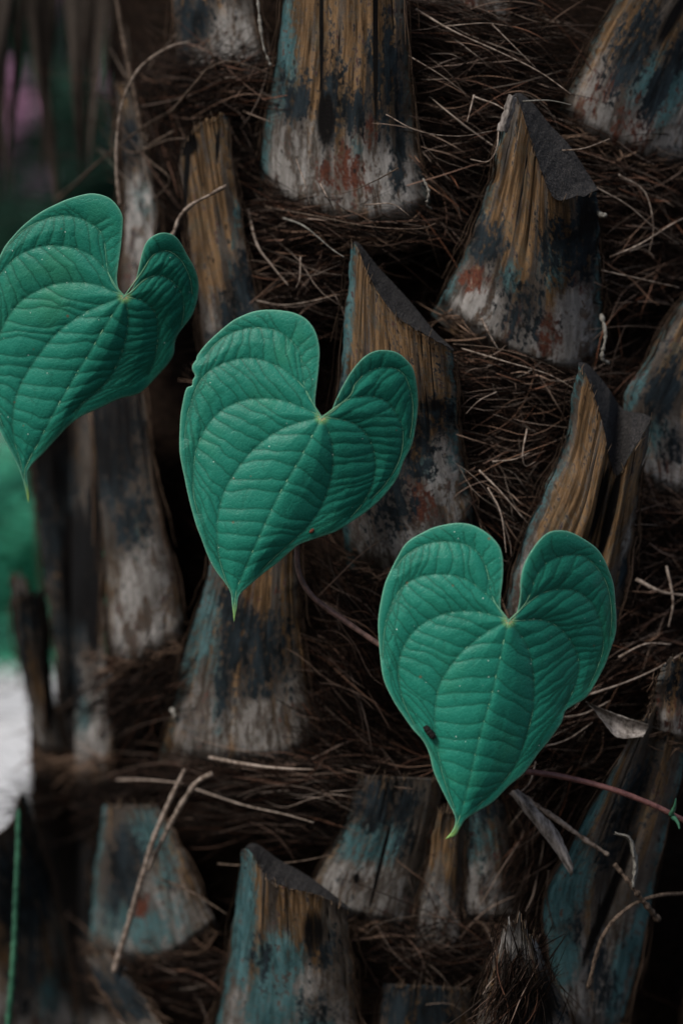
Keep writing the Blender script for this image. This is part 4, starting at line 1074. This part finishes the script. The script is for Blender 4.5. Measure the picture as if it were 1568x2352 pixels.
    lv = np.stack([np.exp(-(dp / 3.4) ** 2), np.maximum(np.exp(-(dt / 1.9) ** 2), 0.45 * np.exp(-(dl / 1.8) ** 2)), np.maximum(0.75 * smooth(56, 16, dtip), 0.5 * smooth(22, 6, dat)), one], -1)
    le = np.stack([np.exp(-dm / 2.2), smooth(11, 3, dat), 0 * one, one], -1)
    for _ in range(5):
        j = P[r.integers(len(P))]; le[:, 2] = np.maximum(le[:, 2], np.exp(-((np.linalg.norm(P - j, axis=1)) / r.uniform(1.5, 3)) ** 4))
    o = mesh_obj('leaf', V, F, M['leaf'], vine, attrs={'lv': ('FLOAT_COLOR', lv), 'le': ('FLOAT_COLOR', le)})
    # consistent orientation towards the viewer, then a real leaf thickness
    so = o.modifiers.new('thickness', 'SOLIDIFY'); so.thickness = 0.00020; so.offset = 0
    o['label'] = label
    for i, l in enumerate(prim_all):
        l = l[:-3] if i == 0 else l
        K = len(l)
        t = np.linspace(0, 1, K)
        rad = (0.00027 if i == 0 else 0.00021) * (1 - 0.6 * t)
        Vv, Fv, C = tubes(W(l[:, 0], l[:, 1], depth(l) - 0.00016)[None], rad[None], np.ones((1, 3)), 6)
        mesh_obj('vein', Vv, Fv, M['vein'] if i == 0 or i > len(Lv) else M['veindark'], o)
    return o, depth

c2 = lambda x, y: (x / 2.66667 + 392.0, y / 2.66667 + 686.0)
c3 = lambda x, y: (x / 2.66667 + 849.3, y / 2.66667 + 1176.0)
c1 = lambda x, y: (x / 3.2, y / 3.2 + 424.7)

leaf2, dep2 = make_leaf(c2, (925, 725),
    [(925, 725), (860, 850), (780, 1000), (680, 1170), (590, 1350), (510, 1530), (440, 1690), (400, 1800), (388, 1985)],
    [[(780, 760), (640, 820), (500, 930), (390, 1070), (325, 1190), (290, 1330), (285, 1450), (300, 1600), (340, 1730), (378, 1830)],
     [(820, 672), (700, 628), (580, 610), (460, 620), (350, 660), (270, 720), (200, 820), (155, 930), (140, 1060), (140, 1200), (165, 1310)],
     [(870, 640), (820, 550), (740, 470), (650, 410), (540, 370), (440, 365), (340, 390), (240, 440), (170, 520), (130, 620), (100, 720), (85, 850)],
     [(875, 650), (825, 560), (805, 430), (790, 330), (740, 260), (660, 200), (560, 178), (450, 185), (350, 220), (270, 280), (210, 350)]],
    [[(960, 800), (985, 880), (994, 970), (985, 1070), (960, 1170), (910, 1290), (830, 1400), (730, 1500), (640, 1580), (560, 1660)],
     [(1010, 735), (1100, 755), (1170, 800), (1220, 870), (1248, 960), (1250, 1060), (1225, 1160), (1170, 1260), (1100, 1340)],
     [(990, 690), (1060, 630), (1130, 605), (1210, 598), (1290, 612), (1350, 660), (1395, 730), (1420, 810), (1415, 930), (1380, 1030), (1310, 1140), (1230, 1225)],
     [(1090, 600), (1130, 520), (1210, 445), (1300, 420), (1380, 430), (1430, 470), (1460, 540), (1480, 630), (1480, 740), (1465, 850)]],
    [(895, 690), (883, 630), (895, 520), (908, 400), (908, 290), (880, 190), (820, 120), (740, 80), (640, 66), (530, 75), (440, 105), (340, 165), (250, 240), (190, 310), (160, 355), (158, 372), (135, 405),
     (134, 440), (150, 470), (134, 500), (130, 532), (95, 550), (70, 650), (58, 800), (60, 950), (85, 1100), (120, 1250), (150, 1370), (200, 1500), (260, 1640), (330, 1740), (366, 1795), (376, 1880), (388, 1985)],
    [(955, 715), (985, 680), (1010, 620), (1050, 540), (1110, 440), (1180, 360), (1250, 320), (1310, 312), (1380, 325), (1440, 370), (1485, 440), (1508, 550), (1512, 660), (1500, 780), (1475, 900), (1425, 1000),
     (1390, 1090), (1320, 1190), (1240, 1270), (1150, 1340), (1040, 1410), (930, 1455), (800, 1500), (740, 1540), (660, 1610), (570, 1680), (480, 1760), (420, 1820), (404, 1900), (388, 1985)],
    -0.014, 0.08, 0.52, 0.03, 41, 'middle heart-shaped leaf with a nibbled notch in its margin')
leaf3, dep3 = make_leaf(c3, (850, 665),
    [(850, 665), (830, 740), (800, 880), (770, 1010), (740, 1140), (710, 1240), (670, 1380), (640, 1500), (610, 1640), (580, 1760), (555, 1850), (520, 1940), (460, 2005)],
    [[(740, 720), (640, 790), (560, 860), (490, 950), (430, 1050), (400, 1180), (398, 1300), (410, 1420), (440, 1590), (475, 1700), (515, 1810)],
     [(760, 635), (650, 612), (540, 610), (440, 630), (340, 675), (260, 740), (210, 820), (180, 910), (175, 1000), (190, 1110), (220, 1200), (270, 1300)],
     [(800, 600), (740, 530), (660, 460), (580, 410), (490, 385), (390, 382), (300, 400), (210, 450), (150, 530), (105, 640), (85, 760), (78, 890)],
     [(780, 580), (740, 490), (725, 400), (700, 310), (650, 240), (570, 195), (470, 182), (370, 190), (280, 225), (210, 275), (160, 340)]],
    [[(910, 740), (960, 820), (985, 900), (1000, 1000), (1003, 1100), (995, 1220), (960, 1370), (910, 1500), (850, 1610), (750, 1720), (660, 1800)],
     [(930, 665), (1030, 660), (1120, 685), (1200, 750), (1250, 830), (1275, 900), (1275, 990), (1245, 1090), (1195, 1190)],
     [(910, 610), (970, 555), (1050, 500), (1140, 475), (1220, 475), (1290, 500), (1360, 560), (1400, 640), (1425, 740), (1425, 850), (1390, 960), (1340, 1070)],
     [(900, 620), (950, 560), (985, 490), (1010, 410), (1060, 330), (1130, 285), (1230, 262), (1310, 275), (1380, 330), (1440, 420), (1470, 530), (1480, 650), (1470, 760)]],
    [(820, 640), (800, 590), (802, 500), (812, 420), (815, 310), (795, 220), (740, 150), (660, 95), (560, 68), (450, 78), (340, 115), (230, 185), (170, 270), (110, 390), (75, 500), (52, 640), (55, 780), (65, 900),
     (85, 1030), (130, 1130), (190, 1230), (260, 1330), (320, 1400), (360, 1480), (390, 1590), (430, 1680), (480, 1780), (515, 1850), (523, 1900), (503, 1955), (460, 2005)],
    [(880, 650), (905, 600), (918, 510), (922, 410), (940, 330), (980, 250), (1040, 170), (1100, 120), (1160, 110), (1230, 125), (1320, 175), (1400, 240), (1460, 350), (1495, 460), (1507, 600), (1505, 740), (1470, 850),
     (1430, 960), (1370, 1070), (1320, 1140), (1250, 1180), (1195, 1220), (1170, 1290), (1110, 1380), (1040, 1470), (950, 1590), (850, 1680), (750, 1780), (650, 1840), (590, 1880), (556, 1930), (522, 1985), (460, 2005)],
    -0.020, 0.08, 0.74, 0.02, 42, 'lowest heart-shaped leaf with a black crumb and a curved drip tip')
leaf1, dep1 = make_leaf(c1, (915, 815),
    [(915, 815), (860, 900), (760, 1060), (660, 1230), (560, 1390), (460, 1560), (370, 1720), (290, 1880), (220, 2010), (180, 2110), (190, 2230), (210, 2345)],
    [[(800, 860), (640, 930), (500, 1020), (380, 1130), (270, 1270), (180, 1410), (120, 1550), (95, 1700), (100, 1850), (140, 2000), (165, 2090)],
     [(830, 780), (720, 735), (580, 715), (420, 725), (290, 770), (170, 840), (80, 940), (20, 1050), (-40, 1200), (-60, 1350), (-50, 1500), (-20, 1650), (20, 1780)],
     [(850, 740), (790, 640), (700, 540), (600, 480), (480, 450), (340, 445), (220, 475), (120, 530), (30, 620), (-50, 740), (-95, 900), (-115, 1050)],
     [(840, 740), (790, 620), (775, 480), (750, 360), (680, 290), (580, 240), (460, 225), (350, 245), (240, 290), (150, 350), (70, 430)]],
    [[(930, 880), (940, 960), (935, 1060), (915, 1160), (880, 1270), (820, 1390), (740, 1490), (640, 1570), (540, 1670)],
     [(970, 830), (1040, 845), (1100, 890), (1145, 950), (1160, 1050), (1155, 1170), (1130, 1290), (1090, 1390)],
     [(970, 780), (1030, 720), (1090, 680), (1170, 662), (1240, 690), (1300, 740), (1340, 820), (1350, 920), (1335, 1030)],
     [(1040, 640), (1110, 530), (1170, 490), (1240, 485), (1310, 530), (1360, 600), (1400, 700), (1410, 800)]],
    [(875, 770), (862, 700), (870, 600), (890, 450), (905, 280), (895, 210), (850, 140), (790, 90), (700, 64), (600, 72), (480, 110), (360, 165), (250, 230), (160, 300), (90, 380), (30, 460), (0, 520), (-70, 650),
     (-120, 800), (-150, 1000), (-150, 1200), (-125, 1400), (-80, 1600), (-20, 1760), (50, 1910), (110, 2030), (150, 2120), (180, 2220), (195, 2290), (210, 2345)],
    [(940, 800), (975, 760), (1000, 690), (1020, 600), (1050, 480), (1090, 400), (1160, 355), (1230, 350), (1290, 375), (1340, 440), (1390, 530), (1440, 640), (1460, 740), (1450, 850), (1415, 950), (1360, 1030),
     (1310, 1100), (1285, 1160), (1275, 1240), (1230, 1320), (1130, 1430), (1020, 1530), (860, 1580), (700, 1650), (580, 1710), (490, 1780), (420, 1860), (330, 1960), (240, 2050), (202, 2120), (207, 2200), (215, 2290), (210, 2345)],
    0.012, 0.06, 0.50, 0.20, 43, 'topmost heart-shaped leaf of the vine, softly out of focus')

def yv(pts):   # vine stems use absolute depths
    return pts
strand('petiole', [(739, 957, -.004), (730, 990, .006), (705, 1080, .016), (688, 1180, .020), (682, 1260, .022), (688, 1320, .022), (720, 1372, .022), (790, 1425, .022), (870, 1480, .022),
                   (980, 1550, .022), (1100, 1650, .022), (1170, 1740, .022), (1205, 1772, .022)], 1.05 * mm, M['stem'], vine, r1=1.2 * mm, K=120, seed=90, rough=0.06, sides=12, absolute=True)
strand('petiole', [(1168, 1424, -.004), (1172, 1460, .006), (1184, 1560, .018), (1196, 1680, .022), (1205, 1772, .022)], 0.9 * mm, M['stem'], vine, r1=1.1 * mm, K=60, seed=91, rough=0.06, sides=12, absolute=True)
strand('stem', [(1205, 1772, .022), (1290, 1784, .022), (1400, 1812, .022), (1500, 1850, .024), (1570, 1885, .026), (1680, 1930, .03)], 1.25 * mm, M['redstem'], vine, r1=1.1 * mm, K=80, seed=92, rough=0.08, sides=12, absolute=True)
strand('petiole', [(287, 680, .022), (300, 660, .030), (350, 600, .038), (395, 540, .042), (412, 500, .042), (440, 470, .040), (480, 448, .036), (520, 426, .036)], 0.9 * mm, M['twig'], vine, r1=0.7 * mm, K=70, seed=93, rough=0.5, absolute=True)
# small green shoot on the reddish stem
strand('shoot', [(1540, 1872, .024), (1548, 1855, .020), (1552, 1835, .018)], 1.1 * mm, M['greenstem'], vine, r1=0.3 * mm, K=16, seed=94, absolute=True)
strand('shoot', [(1545, 1876, .024), (1556, 1890, .020), (1560, 1905, .018)], 1.1 * mm, M['greenstem'], vine, r1=0.3 * mm, K=16, seed=95, absolute=True)

# crumbs lying on the leaves
def crumb(name, pts, r0, dep, mat, label, cat, seed):
    p = resample(np.array(pts, float), 24)
    y = dep(p) - r0 * 0.9 - 0.0008
    t = np.linspace(0, 1, 24)
    rad = r0 * np.sin(np.pi * np.clip(0.08 + 0.84 * t, 0, 1)) ** 0.45 * (0.55 + 0.9 * fbm(t * 6, t * 0, seed, 3))
    V, F, C = tubes(W(p[:, 0], p[:, 1], y)[None], rad[None], np.ones((1, 3)), 9)
    V = V + 0.00022 * (np.random.default_rng(seed).random(V.shape) - 0.5)
    F = F.tolist() + [list(range(9))[::-1], [23 * 9 + q for q in range(9)]]
    tag(mesh_obj(name, V, F, mat), label, cat)
crumb('black_crumb', [(975, 1668), (984, 1680), (998, 1696)], 0.0017, dep3, M['crumb'], 'small black crumb lying on the lowest heart-shaped leaf', 'crumb', 3)
crumb('rusty_crumb', [(711, 1224), (716, 1219), (720, 1216)], 0.0007, dep2, M['rustcrumb'], 'tiny rusty crumb lying on the notched heart-shaped leaf', 'crumb', 4)
